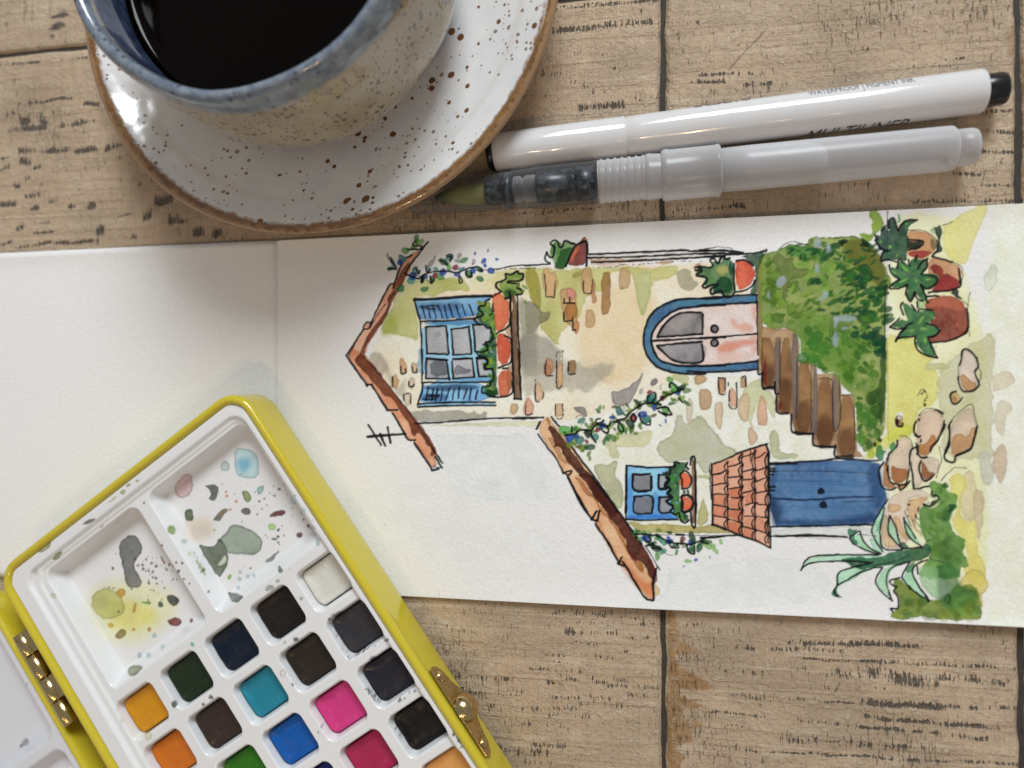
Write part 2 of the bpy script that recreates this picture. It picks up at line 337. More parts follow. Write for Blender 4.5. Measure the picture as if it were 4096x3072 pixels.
    wash(B('190 100 250 40 310 80 420 190 600 430 780 650 870 770 1000 940 1020 990 1100 1110 1060 1170 1030 1170 1030 1080 985 1060 960 980 890 900 850 970 820 930 780 800 690 680 660 620 600 530 500 490 460 420 350 310 200 140'), (112, 54, 28), .96, (136, 74, 42), edge=.2, rough=5)
    inks(A, 5.5, '100 1440 200 1290 285 1150', '290 1150 350 1140 360 1080 315 1080 285 1130', '360 1120 460 880 555 700', '550 705 580 658 625 655', '610 700 690 480 735 380 820 335', '745 540 830 410 945 265', '930 270 1000 185')
    inks(A, 3, '120 1450 210 1290 250 1200', '360 1140 440 1000 590 800 680 690', dry=.3)
    inks(B, 7, '95 60 200 210 330 400', '320 385 380 380', '375 380 460 520 555 670', '545 665 660 660', '610 700 745 930', '740 930 790 998 865 992', '850 1030 950 1180 1040 1310', '1050 1090 1160 1250', '1080 1180 1155 1300', '1045 1330 1120 1318')
    inks(B, 2.5, '300 80 600 440 860 790 1050 1090', '1060 1300 1110 1250', '1060 1290 1140 1300')
    inks(B, 8, '335 960 560 940 750 930', '340 830 410 940 480 1050', '470 930 530 1060', '555 850 570 950 585 1025', '480 960 500 990')
    wash(cat(D('270 720 360 600 430 640 700 1000 960 1340 1170 1640'), E_('1100 500 1460 1020 1430 1180 1420 1380 1370 1380 1270 1270 1100 1000 1030 980 800 560 740 500 620 320 480 30'), D('610 1260 560 1220 480 1060 400 950')), (232, 186, 138), .95, (226, 166, 112), edge=.2)
    wash(E_('1100 900 1030 980 1270 1270 1420 1390 1425 1180 1300 1180 1150 1000'), (222, 128, 66), .75, edge=.05, soft=22)
    wash(E_('770 480 820 470 900 700 1060 950 1030 980 900 740 790 560'), (214, 120, 60), .6, edge=.05, soft=14)
    wash(E_('540 0 600 100 660 200 740 250 800 340 900 480 1000 590 1020 640 1110 820 1200 970 1300 1100 1330 1000 1130 830 1100 650 950 470 780 270 640 60'), (198, 130, 74), .9, edge=.25, rough=7)
    wash(D('380 830 440 820 520 950 560 1060 620 1110 560 1130 480 1000'), (214, 152, 98), .8, edge=.25)
    wash(D('395 700 440 700 500 760 560 850 640 960 720 1060 790 1160 870 1260 960 1380 1060 1500 1170 1659 1100 1720 1010 1600 930 1500 880 1420 850 1320 760 1260 680 1180 560 1040 540 960 500 910 440 950 470 870 400 760'), (78, 36, 22), .97, (104, 52, 30), edge=.15, rough=6)
    wash(E_('560 -30 720 -20 850 160 1000 340 1110 500 1220 660 1330 820 1400 940 1450 1040 1430 1180 1380 1140 1320 1000 1250 940 1190 950 1130 840 1110 700 1060 650 1020 560 940 490 860 350 780 280 700 110'), (76, 34, 24), .97, (110, 46, 34), edge=.15, rough=6)
    wash(E_('1370 900 1450 1040 1465 1140 1430 1230 1400 1270 1400 1100'), (124, 34, 36), .8, edge=.15)
    wash(E_('1120 820 1190 950 1260 960 1200 850'), (122, 44, 40), .75, edge=.1, soft=8)
    wash(E_('1250 960 1300 980 1330 1110 1270 1060'), (190, 130, 60), .9)
    wash(E_('1430 1190 1490 1250 1490 1310 1430 1350'), (236, 196, 142), .9)
    wash(D('360 600 400 590 430 690 400 700'), (206, 140, 62), .85)
    inks(D, 7.5, '305 655 265 735', '430 600 560 770 700 1000 850 1190 1000 1400 1170 1659', '610 1265 650 1340 760 1540 830 1659')
    inks(D, 5.5, '280 790 380 930 480 1060 560 1220', '555 1225 600 1210 655 1195 620 1245 560 1215')
    inks(E_, 7.5, '475 20 620 320 740 490', '735 490 800 510', '735 490 790 400', '800 500 825 395', '780 540 800 580 900 720 980 860 1040 980', '1030 980 1090 1005', '1035 980 1070 910', '1080 960 1140 1050 1270 1280 1350 1380', '1350 1375 1410 1385 1420 1365 1420 1200 1450 1040', '720 0 850 170 1000 350 1110 510 1220 660 1290 760')
    inks(E_, 4, '1330 780 1400 890 1460 1000', '1455 990 1465 1020 1450 1040', '1465 1005 1495 1050')
    inks(B, 6, '860 815 1000 805 1200 795 1600 765 1900 752 2212 745'); inks(D, 6, '0 625 200 618 345 610')
    # ---- upper window
    wash(A('850 820 1030 815 1700 770 1710 800 1640 900 1530 1020 930 1065 890 1000'), (132, 184, 208), .95, (96, 150, 188), edge=.15)
    wash(A('900 880 1100 860 1350 850 1380 940 1100 960 920 930'), (72, 104, 140), .75, edge=.05, soft=16)
    wash(A('1130 960 1300 940 1480 960 1520 1010 1150 1040'), (76, 140, 190), .6, edge=.05, soft=14)
    wash(cat(A('915 1070 1620 1060 1720 1200'), B('1720 330 1690 355 950 360 930 0')), (158, 204, 216), .95, (140, 190, 210), edge=.12)
    wash(A('880 1400 930 1350 925 1650 895 1660'), (150, 200, 216), .8, edge=.2)
    wash(A('950 1068 1520 1045 1600 1090 1350 1105 960 1100'), (78, 146, 190), .85, edge=.1, soft=5)
    for cr, c, l in ((A, (192, 182, 176), '975 1135 1210 1120 1225 1430 990 1430'), (A, (194, 184, 178), '1265 1150 1465 1130 1482 1430 1270 1435'), (A, (198, 190, 184), '1500 1105 1590 1100 1690 1150 1680 1280 1620 1340 1540 1390 1520 1405'),
                     (B, (186, 178, 174), '980 105 1210 95 1235 310 980 315'), (B, (198, 188, 184), '1265 105 1490 95 1512 295 1285 320'), (B, (202, 194, 188), '1540 95 1610 100 1690 270 1565 292')):
        wash(cr(l), c, .97, edge=.06, rough=2, rnd=False)
    wash(B('1040 130 1190 110 1210 200 1230 290 1030 290 1020 200'), (116, 116, 120), .9, edge=.1)
    wash(B('1300 170 1350 165 1400 200 1490 220 1420 260 1290 290'), (132, 130, 132), .9, edge=.15)
    wash(A('1060 1190 1140 1170 1150 1220 1080 1250'), (170, 164, 160), .7, edge=.2)
    wash(B('1300 300 1690 300 1700 345 1300 350'), (92, 160, 205), .7, edge=.05, soft=8)
    wash(B('950 370 1700 350 1745 580 880 600 930 450'), (136, 190, 216), .95, (110, 170, 206), edge=.14)
    wash(B('970 390 1560 380 1560 430 1250 455 960 440'), (58, 88, 122), .85, edge=.1, soft=8)
    wash(B('940 490 1080 480 1250 500 1180 575 930 570'), (66, 104, 146), .8, edge=.05, soft=12)
    wash(B('890 590 1750 578 1752 615 890 630'), (150, 196, 218), .9, edge=.1)
    inks(A, 9.5, '850 825 1030 820 1300 800 1530 785 1700 778'); inks(A, 3, '850 812 1200 812 1690 795')
    inks(A, 6.5, '845 830 890 980 920 1070', '920 1065 1150 1060 1530 1035', '915 1070 930 1300 930 1400 940 1659', '975 1130 985 1300 990 1425', '975 1130 1090 1120 1200 1115', '1205 1130 1220 1300 1230 1420', '985 1425 1100 1425 1220 1432', '1260 1155 1270 1300 1280 1425', '1255 1155 1360 1140 1460 1125', '1450 1130 1470 1280 1480 1415', '1275 1435 1400 1430 1480 1425', '1500 1110 1515 1250 1520 1400', '1495 1105 1590 1100', '985 1475 1210 1495', '1280 1480 1490 1475', '1545 1465 1640 1480')
    inks(B, 6.5, '985 95 1210 110', '985 100 980 200 978 310', '1205 110 1220 220 1235 325', '975 315 1240 318', '1275 100 1490 95', '1265 125 1280 320', '1490 100 1505 200 1512 300', '1290 320 1510 300', '1540 90 1560 290', '1560 290 1690 295', '1535 90 1620 95')
    inks(B, 6, '930 360 1300 358 1690 352', '945 370 930 470 885 605', '890 595 1200 580 1740 576', '890 630 1300 615 1752 614', '940 0 938 200 935 355')
    inks(A, 5, '940 910 970 1030', '1000 900 1030 1030', '1055 900 1090 1030', '1115 885 1160 1030', '1180 890 1215 1030', '1235 875 1280 1030', '1310 890 1355 1025', '1380 880 1415 1000', '1455 880 1500 995')
    inks(B, 5, '1005 410 975 560', '1060 430 1040 560', '1110 430 1085 570', '1165 425 1140 560', '1245 420 1195 555', '1290 430 1270 550', '1350 410 1335 530', '1430 425 1395 540', '1480 430 1460 550', '1550 440 1525 550', '940 545 1080 545', '990 520 1120 518', '1000 495 1130 500')
    inks(A, 4, '910 905 1050 890 1110 905', '930 920 1080 930', dry=.3)
    # window box: greenery, pots, sill
    wash(cat(A('1520 1030 1570 920 1530 850 1600 840 1690 850 1700 950 1740 1000 1760 1400'), B('1760 0 1760 520 1680 510 1610 460 1620 410 1700 330 1720 230 1640 200 1620 150 1660 100 1600 60'), A('1560 1420 1600 1390 1680 1250 1700 1150 1600 1100')), (72, 132, 44), .95, (36, 92, 40), edge=.15, ns=24, var=.8)
    wash(A('1530 850 1600 838 1690 850 1700 900 1620 920 1560 900'), (168, 178, 60), .9)
    dabs(A, [1700, 1000, 1720, 1080, 1640, 1050, 1690, 1420, 1680, 1330, 1600, 1380, 1640, 1550, 1740, 1250], 40, [(24, 82, 40), (96, 158, 50), (140, 176, 60)], 2, 20)
    dabs(B, [1710, 120, 1720, 300, 1680, 420, 1740, 450, 1700, 480], 38, [(24, 82, 40), (96, 158, 50), (150, 180, 60)], 2, 16)
    dabs(A, [1645, 980, 1690, 1400, 1700, 1150], 16, [(170, 196, 206)], 1, 8)
    wash(A('1710 790 1745 730 1890 820 1905 960 1880 1100 1790 1180 1750 1170'), (228, 118, 62), .95, (216, 96, 48), edge=.18)
    wash(A('1850 1110 1920 1080 1925 1250 1870 1220'), (204, 166, 128), .9)
    wash(A('1755 1205 1840 1190 1910 1260 1920 1500 1780 1580'), (218, 80, 28), .96, (206, 68, 22), edge=.18)
    wash(B('1770 230 1930 210 1942 400 1880 510 1770 532'), (216, 106, 54), .95, (204, 84, 38), edge=.2)
    wash(B('1860 250 1930 220 1940 400 1890 480 1880 360'), (176, 112, 70), .7, edge=.1)
    wash(B('1900 160 1935 170 1935 225 1870 225'), (206, 168, 126), .8)
    wash(cat(A('1920 765 1988 765 2010 1659'), B('2030 540 1952 540'), A('1950 1659')), (146, 104, 66), .95, (118, 78, 44), edge=.25)
    inks(A, 6.5, '1915 765 1925 1200 1940 1659', '1990 785 2000 1200 2015 1659', '1910 830 1908 1060 1880 1130 1760 1200', '1850 1225 1915 1275 1920 1500 1860 1550 1780 1580', '1700 800 1750 770 1810 740', '1715 870 1720 960')
    inks(B, 6.5, '1930 0 1945 300 1955 545', '2012 0 2020 300 2032 545', '1955 540 2030 542', '1930 350 1935 460 1880 510 1770 525', '1830 205 1885 200')
    inks(A, 6.5, '1680 820 1640 840 1630 890 1580 900 1560 930 1615 990 1540 1020 1510 1040 1560 1090 1620 1100 1660 1140 1690 1130 1700 1180 1720 1220 1690 1290 1640 1300 1660 1360 1620 1400 1540 1400', '1560 1460 1630 1480 1660 1530 1620 1570 1640 1600 1720 1590')
    inks(B, 6.5, '1530 15 1560 60 1640 80 1660 130 1620 170 1640 200 1715 215 1725 320 1690 360 1680 400 1610 410 1600 470 1640 480 1680 510 1750 520')
    wash(A('1770 650 1860 600 1850 530 1990 510 2050 560 2040 620 1990 650 2050 740 1990 770 1900 800 1850 810 1810 730'), (150, 168, 76), .95, (104, 140, 44), edge=.15, ns=26)
    wash(A('1830 750 1900 700 1990 730 1970 770 1880 820'), (48, 88, 30), .85, soft=8)
    wash(A('1890 610 2020 590 2000 630 1910 640'), (214, 196, 130), .9)
    inks(A, 7, '1810 735 1760 690 1765 640 1860 600 1860 540 1920 550 1990 510 2005 540 2050 540 2040 610 1900 620 1890 640 2000 650 1985 690 2040 720 2040 760 1980 770', '1900 740 1905 800 1850 810')
    dabs(A, [2080, 680, 2050, 740, 2075, 855, 1990, 660], 30, [(120, 150, 50), (130, 160, 80)], 1, 6)
    # ---- roof vine
    for x, y, rx, ry, an, c in ((870, 500, 42, 30, 70, 0), (1000, 485, 34, 26, 60, 0), (1170, 410, 52, 30, 30, 1), (1240, 360, 44, 34, -20, 0), (1230, 470, 36, 22, 80, 2), (940, 610, 22, 36, 10, 1), (1050, 600, 28, 36, 0, 1), (1130, 575, 50, 30, 30, 2), (820, 610, 36, 44, 20, 0), (1450, 540, 40, 44, 0, 1), (1570, 490, 44, 22, 30, 1), (1400, 390, 40, 30, -30, 1), (1580, 600, 40, 28, 10, 1), (965, 710, 44, 26, -10, 1), (700, 700, 52, 34, -40, 3), (600, 480, 46, 22, -20, 0), (610, 410, 22, 60, -25, 0), (720, 370, 50, 34, 40, 0), (870, 150, 22, 50, 0, 2), (915, 185, 38, 28, -20, 2), (850, 240, 46, 30, -30, 2), (750, 285, 36, 36, 0, 2), (1360, 490, 30, 20, 0, 0), (1090, 490, 30, 20, 0, 0)):
        blob(A, x, y, rx, ry, an, ((118, 176, 154), (74, 142, 84), (120, 180, 86), (34, 120, 66))[c], a=.9, c2=((70, 140, 130), (40, 104, 60), (80, 150, 60), (30, 100, 60))[c])
    dabs(A, [830, 560, 980, 570, 1170, 520, 1320, 545, 1500, 510, 1620, 390, 1695, 510, 690, 410], 32, [(20, 84, 168)], 1, 2, asp=.8)
    dabs(A, [1660, 280, 1520, 315, 1760, 385, 1395, 470, 1625, 440], 20, [(26, 96, 178), (28, 90, 160)], 1, 2, asp=.7)
    dabs(A, [1305, 468, 1080, 560], 26, [(168, 30, 80)], 1, 2, asp=.8)
    dabs(A, [1350, 345, 1320, 395, 1070, 365, 1045, 420], 34, [(196, 184, 172)], 1, 4, asp=.7, edge=.35)
    inks(A, 6, '745 540 850 580 900 590 1000 530 1200 510 1320 525 1440 480 1550 465 1600 490', '770 270 850 270 900 270 935 235 870 225', '860 180 830 220 850 240', '580 360 650 470', '560 480 650 490', '1120 390 1180 400 1210 445', '1220 350 1260 350 1240 400', '930 570 930 640 950 600 940 560', '1030 570 1040 645 1070 600', '1345 570 1345 640 1380 630 1360 570', '1420 510 1430 560 1480 570 1480 530', '1550 500 1600 515 1600 490', '975 450 990 520 1030 490', '870 480 900 540 915 500')
    inks(A, 2.5, '550 320 570 380 640 460', '690 330 720 370', '1200 340 1240 320 1280 340', '900 110 880 190', '1500 380 1490 440 1525 400 1500 380', '850 460 830 520 870 540', '760 560 860 560 960 590 1040 650')
    inks(A, 4.5, '1720 485 1800 480 1950 450 2212 440'); inks(C, 5, '0 450 100 445 280 432'); inks(A, 2.5, '1550 500 1720 495 1900 485 2212 478', dry=.45); inks(C, 2.5, '0 475 150 478', '700 465 900 465 1040 455', '1040 440 1250 435 1480 415', '1500 405 1950 400', dry=.45)
    # ---- arched door
    wash(cat(C('2212 800 2030 810 1770 815 1600 850 1430 950 1340 1100 1310 1250 1320 1380 1380 1500 1500 1590 1700 1640 2000 1650'), G('0 390 200 385 780 350 785 262'), F_('636 1080 636 995 300 1005')), (40, 98, 140), .97, (58, 126, 152), edge=.2, ns=120, rnd=False, rough=3)
    wash(cat(C('2212 810 2030 815 1770 820 1640 850 1560 930 1700 900 2212 875'), F_('250 1075 250 1020')), (92, 146, 158), .7, edge=.05, soft=10)
    wash(cat(C('2212 885 1800 910 1620 960 1480 1070 1410 1180 1400 1290 1440 1420 1500 1500 1620 1540 1800 1560 2100 1560'), G('300 305 785 258'), F_('636 1082 300 1095')), (234, 214, 200), .98, (230, 200, 182), edge=.05, rough=2, rnd=False)
    wash(F_('330 1300 390 1260 420 1330 560 1300 600 1380 480 1420 390 1370'), (224, 140, 96), .6, edge=.05, soft=18)
    wash(F_('180 1560 330 1500 560 1480 620 1540 450 1570 300 1640 200 1640'), (220, 120, 76), .7, edge=.05, soft=16)
    wash(F_('560 1090 630 1085 630 1300 580 1250'), (226, 150, 110), .5, edge=.05, soft=14)
    wash(F_('560 1440 630 1430 630 1659 570 1640'), (230, 150, 130), .5, edge=.05, soft=14)
    wash(G('250 180 700 150 760 240 400 280'), (230, 170, 140), .35, edge=.05, soft=20)
    wash(C('1460 1235 1520 1130 1620 1020 1700 980 1760 970 1960 970 1970 1205'), (160, 150, 142), .97, (112, 106, 104), edge=.1, rough=2, rnd=False)
    wash(C('1470 1330 1960 1300 1972 1500 1900 1525 1800 1525 1650 1500 1550 1430'), (170, 160, 156), .97, (136, 130, 130), edge=.1, rough=2, rnd=False)
    wash(C('1960 1310 2010 1330 2010 1460 1970 1500'), (160, 150, 150), .6, soft=8)
    for x, y in ((2095, 1148), (2097, 1303)):
        blob(C, x, y, 36, 38, 0, (120, 116, 120), a=.95); t = np.linspace(.3, 6.4, 12)
        ink(C(*np.stack([x + 38 * np.cos(t), y + 40 * np.sin(t)], 1).ravel()), 7)
    inks(C, 7.5, '2212 795 2030 812 1770 815 1600 855 1430 950 1340 1100 1310 1250 1325 1380 1390 1500 1500 1590 1700 1640 2000 1648', '2212 885 1800 912 1620 965 1490 1070 1415 1180 1395 1270 1430 1400 1500 1500 1620 1540 1800 1560 2212 1555', '1400 1282 1700 1265 2212 1240', '1460 1235 1530 1120 1640 1010 1760 968 1950 968', '1965 985 1965 1205', '1465 1238 1700 1225 1965 1205', '1460 1335 1700 1310 1960 1292', '1960 1325 1970 1490 1900 1525 1780 1528 1650 1500 1540 1420 1465 1340')
    inks(F_, 6.5, '0 1035 300 1005 640 990', '0 1108 300 1095 640 1078', '0 1475 300 1450 640 1425', '630 1000 632 1100 640 1659')
    inks(G, 7, '0 312 150 312 400 300 780 262', '0 372 200 385 500 375 790 352', '780 250 785 400 830 390')
    # railing + left pot on the wall
    wash(C('700 372 1200 375 1450 392 1200 420 720 420'), (218, 152, 100), .8); wash(C('1450 400 1640 392 1640 430 1450 432'), (206, 160, 110), .8); wash(C('720 425 1040 420 1030 450 720 452'), (230, 186, 156), .7)
    wash(C('700 330 1750 290 2212 300 2212 345 1500 375 720 400'), (222, 206, 184), .5, edge=.02)
    inks(C, 6.5, '710 325 1000 312 1750 280 1830 288 2212 285', '700 362 1250 350 1900 318 2212 310', '735 412 1100 400 1500 380 2212 345')
    inks(F_, 6.5, '-10 500 300 505 480 525', '0 542 480 532', '-5 578 430 545 700 520 735 500'); inks(F_, 2.5, '0 500 200 465 340 480 350 500', '650 520 740 485')
    wash(C('270 300 290 210 340 170 390 190 420 240 430 180 510 190 560 210 540 270 480 400 450 490 340 490 300 400'), (132, 166, 92), .95, (86, 140, 56), edge=.15, ns=24)
    wash(C('380 290 450 260 560 230 550 320 500 350 440 490 340 490 310 430 390 340'), (32, 88, 42), .85, soft=6)
    wash(C('480 400 560 240 630 150 680 140 700 250 690 440 480 455'), (124, 42, 30), .96, (150, 52, 34), edge=.2)
    wash(C('490 350 540 250 600 215 610 260 560 340 480 430'), (222, 122, 78), .9); wash(C('650 150 685 140 690 180 660 175'), (222, 160, 100), .9)
    inks(C, 7, '280 200 320 170 360 185 380 240 410 245 425 185 460 175 510 200 550 210', '455 455 500 340 560 230 640 185 685 195 685 330 680 450', '240 300 270 350 310 350 325 250 285 215', '245 300 220 360 235 400 270 415')
    # pot beside the door
    wash(F_('-50 770 -10 690 130 690 150 610 230 650 250 575 370 620 380 980 270 1000 130 980 190 880 60 920 30 860 70 810 -20 800'), (96, 140, 84), .95, (60, 116, 62), edge=.14, ns=30)
    wash(F_('170 690 300 650 330 740 220 790'), (196, 184, 100), .8, soft=16, edge=.03); wash(F_('190 810 330 790 372 980 170 985 140 960'), (24, 82, 48), .92, soft=6); wash(F_('310 650 375 610 370 770 320 780'), (24, 86, 70), .85)
    wash(F_('385 640 430 615 520 625 600 680 612 800 560 900 400 960'), (226, 100, 52), .97, (206, 78, 34), edge=.18, ns=40)
    wash(F_('430 560 740 515 660 640 655 900 620 985 540 980 600 850 625 700 560 620'), (36, 94, 56), .92, (26, 78, 44))
    inks(F_, 7, '-60 690 0 680 110 690 140 660 110 610 160 595 200 650 240 570 290 600 330 590', '-50 720 20 730 -40 780 60 800 75 850 30 890 60 920 140 880 200 880 120 930 130 985 230 950 270 1010 340 1020 380 960', '380 650 375 800 385 960', '400 620 500 610 590 670', '385 965 500 945 580 890 605 830', '-20 690 20 700')
    # ---- hedge, stairs
    HEDGE = cat(F_('650 600 700 560 880 480 1000 425 1190 440 1200 370 1300 345 1400 370 1700 345 1900 400 2010 620 2120 850 2050 1000 2060 1659'), G('2200 180 2190 560 2180 900 2150 1080 2050 1250 1900 1250 1850 640 1700 530 1680 420 1600 380 1450 360 1430 240 1250 200 1230 0'), F_('1090 1480 1020 1360 860 1370 700 1340 650 1100'))
    STAIR = cat(F_('640 600 700 560 690 1340 860 1370 1020 1360 1090 1480'), G('1240 100 1230 250 1370 260 1440 400 1600 400 1690 420 1700 620 1840 650 1880 1250 1950 1320 1640 1325 1640 1210 1400 1200 1380 1070 1180 1050 1150 840 1000 830 970 580 830 570 830 380 790 380'))
    wash(STAIR, (196, 158, 110), .97, (164, 122, 76), edge=.12, rough=3, rnd=False)
    for l in ('790 0 960 0 965 560 835 565', '1040 0 1150 0 1160 835 1000 830', '1210 260 1370 270 1375 1055 1180 1050', '1440 450 1600 450 1640 1205 1400 1200', '1690 630 1840 640 1870 1300 1645 1320'):
        q = G(l); wash(q, (176, 132, 82), .9, (132, 90, 52), edge=.18, rough=3, soft=4, ns=90)
        m = q.mean(0); b = q[2:]; wash(np.array([(b[1] * .55 + q[0] * .45), (b[0] * .55 + q[1] * .45), b[0], b[1]]), (104, 64, 36), .7, edge=.0, soft=26)
    wash(F_('640 620 690 580 690 1340 695 1659 640 1659'), (178, 144, 90), .85, soft=5)
    for l in ('960 0 1030 0 1030 560 1000 620 965 560', '1145 -60 1235 -20 1230 700 1205 920 1160 900', '1385 330 1430 280 1450 700 1435 1090 1370 1080', '1605 400 1640 380 1680 420 1690 900 1655 1040 1610 1000'):
        wash(G(l), (134, 116, 104), .88, (118, 104, 102), edge=.14)
    wash(G('1620 430 1670 430 1680 900 1650 1010 1620 960'), (172, 142, 108), .7, edge=.1); wash(G('850 190 875 300 870 540 835 540 830 380'), (136, 30, 30), .8, soft=6); wash(G('1005 700 1040 700 1035 800 1000 815'), (140, 30, 30), .8, soft=5)
    inks(G, 2.5, '830 0 828 380', '1025 0 1020 560', '1215 260 1290 245 1345 290', '1210 270 1205 900', '1370 290 1365 1050', '1450 460 1520 440 1590 470', '1600 450 1610 960 1640 1040 1690 900 1690 640 1680 430', '1700 640 1800 628', '1840 650 1845 1230 1790 1290')
    wash(HEDGE, (156, 166, 72), .96, (120, 142, 42), edge=.14, rough=10, ns=70, var=.6)
    wash(F_('1060 1200 1400 1180 1600 1400 1950 1450 1900 1659 1200 1659 1100 1500'), (112, 150, 50), .75, (92, 134, 40), edge=.0, soft=40)
    wash(cat(F_('1200 1500 1900 1500'), G('1900 400 1850 600 1700 520 1600 380 1450 350 1300 150')), (108, 146, 50), .8, (134, 160, 66), edge=.0, soft=30)
    wash(F_('680 640 900 620 850 900 800 1100 720 1000'), (122, 146, 46), .6, edge=.0, soft=26)
    wash(F_('1550 420 1750 370 1950 450 2050 650 2060 900 1950 900 1850 780 1700 700 1620 560'), (124, 116, 26), .8, (104, 98, 20), edge=.05, soft=14, rough=12)
    wash(F_('930 440 1190 450 1400 520 1390 660 1150 600 960 560'), (78, 138, 58), .8, soft=8)
    HP = _rng
    def leaves(cr, x0, y0, x1, y1, n, cols, l=55, w=20, an=-18):
        for _ in range(n):
            x = x0 + (x1 - x0) * HP.rand(); y = y0 + (y1 - y0) * HP.rand(); s = .6 + .8 * HP.rand()
            blob(cr, x, y, l * s, w * s, an + 26 * HP.randn(), cols[HP.randint(len(cols))], a=.86, edge=.12, rough=4)
    DK = [(38, 98, 46), (46, 110, 60), (30, 84, 48), (70, 128, 44)]
    leaves(F_, 1150, 440, 1560, 600, 9, DK + [(34, 74, 34)]); leaves(F_, 1300, 560, 1700, 680, 7, DK[:2]); leaves(F_, 1600, 700, 1900, 900, 18, DK, 60, 26); leaves(F_, 1750, 900, 2080, 1300, 34, DK, 60, 26)
    leaves(F_, 700, 560, 1250, 1320, 70, [(104, 138, 40), (132, 158, 56), (88, 126, 36), (156, 176, 84)], 34, 18, -30); leaves(F_, 1150, 620, 1750, 1250, 80, [(92, 134, 40), (150, 172, 66), (74, 122, 44), (128, 156, 50)], 34, 14, -20)
    leaves(F_, 1150, 1250, 1950, 1650, 60, [(92, 140, 40), (128, 160, 54), (78, 126, 40), (140, 168, 70)], 40, 26, 20); leaves(F_, 1450, 450, 2040, 1250, 60, DK, 40, 13, -24); leaves(F_, 1000, 430, 1500, 620, 20, DK, 40, 13, -14)
    leaves(G, 1450, 0, 2120, 420, 50, [(96, 142, 42), (130, 162, 58), (74, 122, 40)], 40, 26, 30); leaves(G, 1880, 480, 2120, 1200, 40, [(100, 146, 48), (128, 160, 56), (70, 112, 38)], 40, 24, 80)
    leaves(F_, 1230, 820, 1420, 880, 3, DK); leaves(F_, 1250, 960, 1700, 1080, 8, DK); leaves(F_, 1320, 1140, 1700, 1210, 6, DK); leaves(F_, 1700, 1340, 2000, 1480, 14, [(24, 84, 56), (28, 92, 60)], 44, 24); leaves(F_, 1900, 1450, 2040, 1659, 12, [(24, 84, 56), (36, 96, 50)], 44, 24, 60)
    leaves(F_, 700, 700, 1100, 1300, 20, [(116, 148, 44), (130, 160, 50), (100, 132, 36)], 60, 40); leaves(F_, 1000, 620, 1500, 1000, 14, [(150, 178, 70), (132, 168, 60)], 60, 34)
    leaves(G, 1270, 0, 1500, 300, 14, [(70, 130, 40), (86, 146, 44)], 50, 40); leaves(G, 1700, 300, 1820, 480, 5, [(84, 130, 24), (110, 150, 30)], 50, 30, 60); leaves(G, 1880, 700, 2100, 1200, 12, [(104, 152, 56), (84, 136, 44)], 60, 36, 80)
    wash(G('2130 180 2205 130 2190 560 2175 900 2120 1000 2130 700 2000 760 1960 700 2000 600 2140 540'), (66, 100, 36), .85, (52, 84, 32), soft=5); wash(G('2010 780 2160 720 2150 900 2030 850'), (60, 98, 36), .8); leaves(G, 2030, -20, 2180, 180, 9, [(24, 84, 56), (30, 90, 52)], 44, 24, -40)
    wash(F_('860 520 960 600 1050 560 1030 650 1050 700 1200 700 1210 740 1150 790 1000 830 980 900 960 1060 910 1060 900 900 870 700 790 610'), (128, 136, 76), .8, edge=.25); wash(F_('1030 850 1120 930 1060 930'), (128, 136, 80), .7); wash(F_('1450 1230 1560 1210 1740 1240 1650 1370 1480 1420 1410 1350'), (118, 140, 66), .6, edge=.25)
    for x, y, rx, ry in ((900, 840, 50, 60), (1290, 700, 26, 46), (1380, 980, 28, 44), (757, 1000, 18, 40), (1500, 1490, 24, 80), (1590, 1255, 110, 34), (1500, 1290, 24, 60), (1300, 420, 36, 60), (1420, 480, 22, 40), (1600, 1360, 36, 14), (1740, 1190, 12, 10), (1335, 1040, 18, 20)):
        blob(F_, x, y, rx, ry, 0, (178, 188, 190), a=.75, edge=.05, soft=8, rough=6)
    dabs(F_, [1820, 420, 1600, 430], 44, [(22, 60, 40)], 2, 20)
    wash(F_('640 560 700 540 740 515 670 640 655 720 650 640'), (36, 94, 46), .8)
    inks(F_, 2.5, '880 480 960 420 1050 405 1120 430 1220 430 1240 390', '1350 360 1500 365 1700 345', dry=.2); inks(F_, 2, '2075 20 2072 250', '2055 820 2050 1659', a=.8); inks(G, 2, '2200 0 2195 560', '2185 700 2180 1000', a=.6)
    inks(G, 7.5, '830 390 832 560 900 548 960 550', '965 490 970 620 1005 620', '985 650 992 830 1110 835', '1150 850 1165 1050 1370 1065', '1385 1060 1385 1170 1430 1200 1640 1212', '1635 1190 1625 1300 1660 1328'); inks(G, 9, '1470 1215 1630 1210', '850 560 960 555', '1200 1045 1350 1068', '1660 1322 1830 1315', a=.8)
    wash(F_('1870 50 1940 45 2000 110 2040 220 1990 280 1940 320 1900 400 1830 390 1760 320 1790 295 1870 340 1920 320 1900 220 1930 180 1860 140'), (146, 172, 22), .95, (112, 148, 20), edge=.12)
    wash(F_('735 90 790 88 770 110'), (120, 190, 90), .9)
    wash(C('330 5 350 -5 370 10 355 25'), (60, 150, 80), .9); wash(A('2090 -10 2190 -12 2120 8'), (60, 170, 150), .8)
    # ---- blue double door with tiled canopy
    wash(H_('905 195 1230 190 1680 160 2120 180 2130 300 2160 450 2212 560 2190 680 2100 800 2060 885 1200 915 920 910'), (52, 100, 144), .97, (78, 128, 166), edge=.12, ns=110, rough=4)
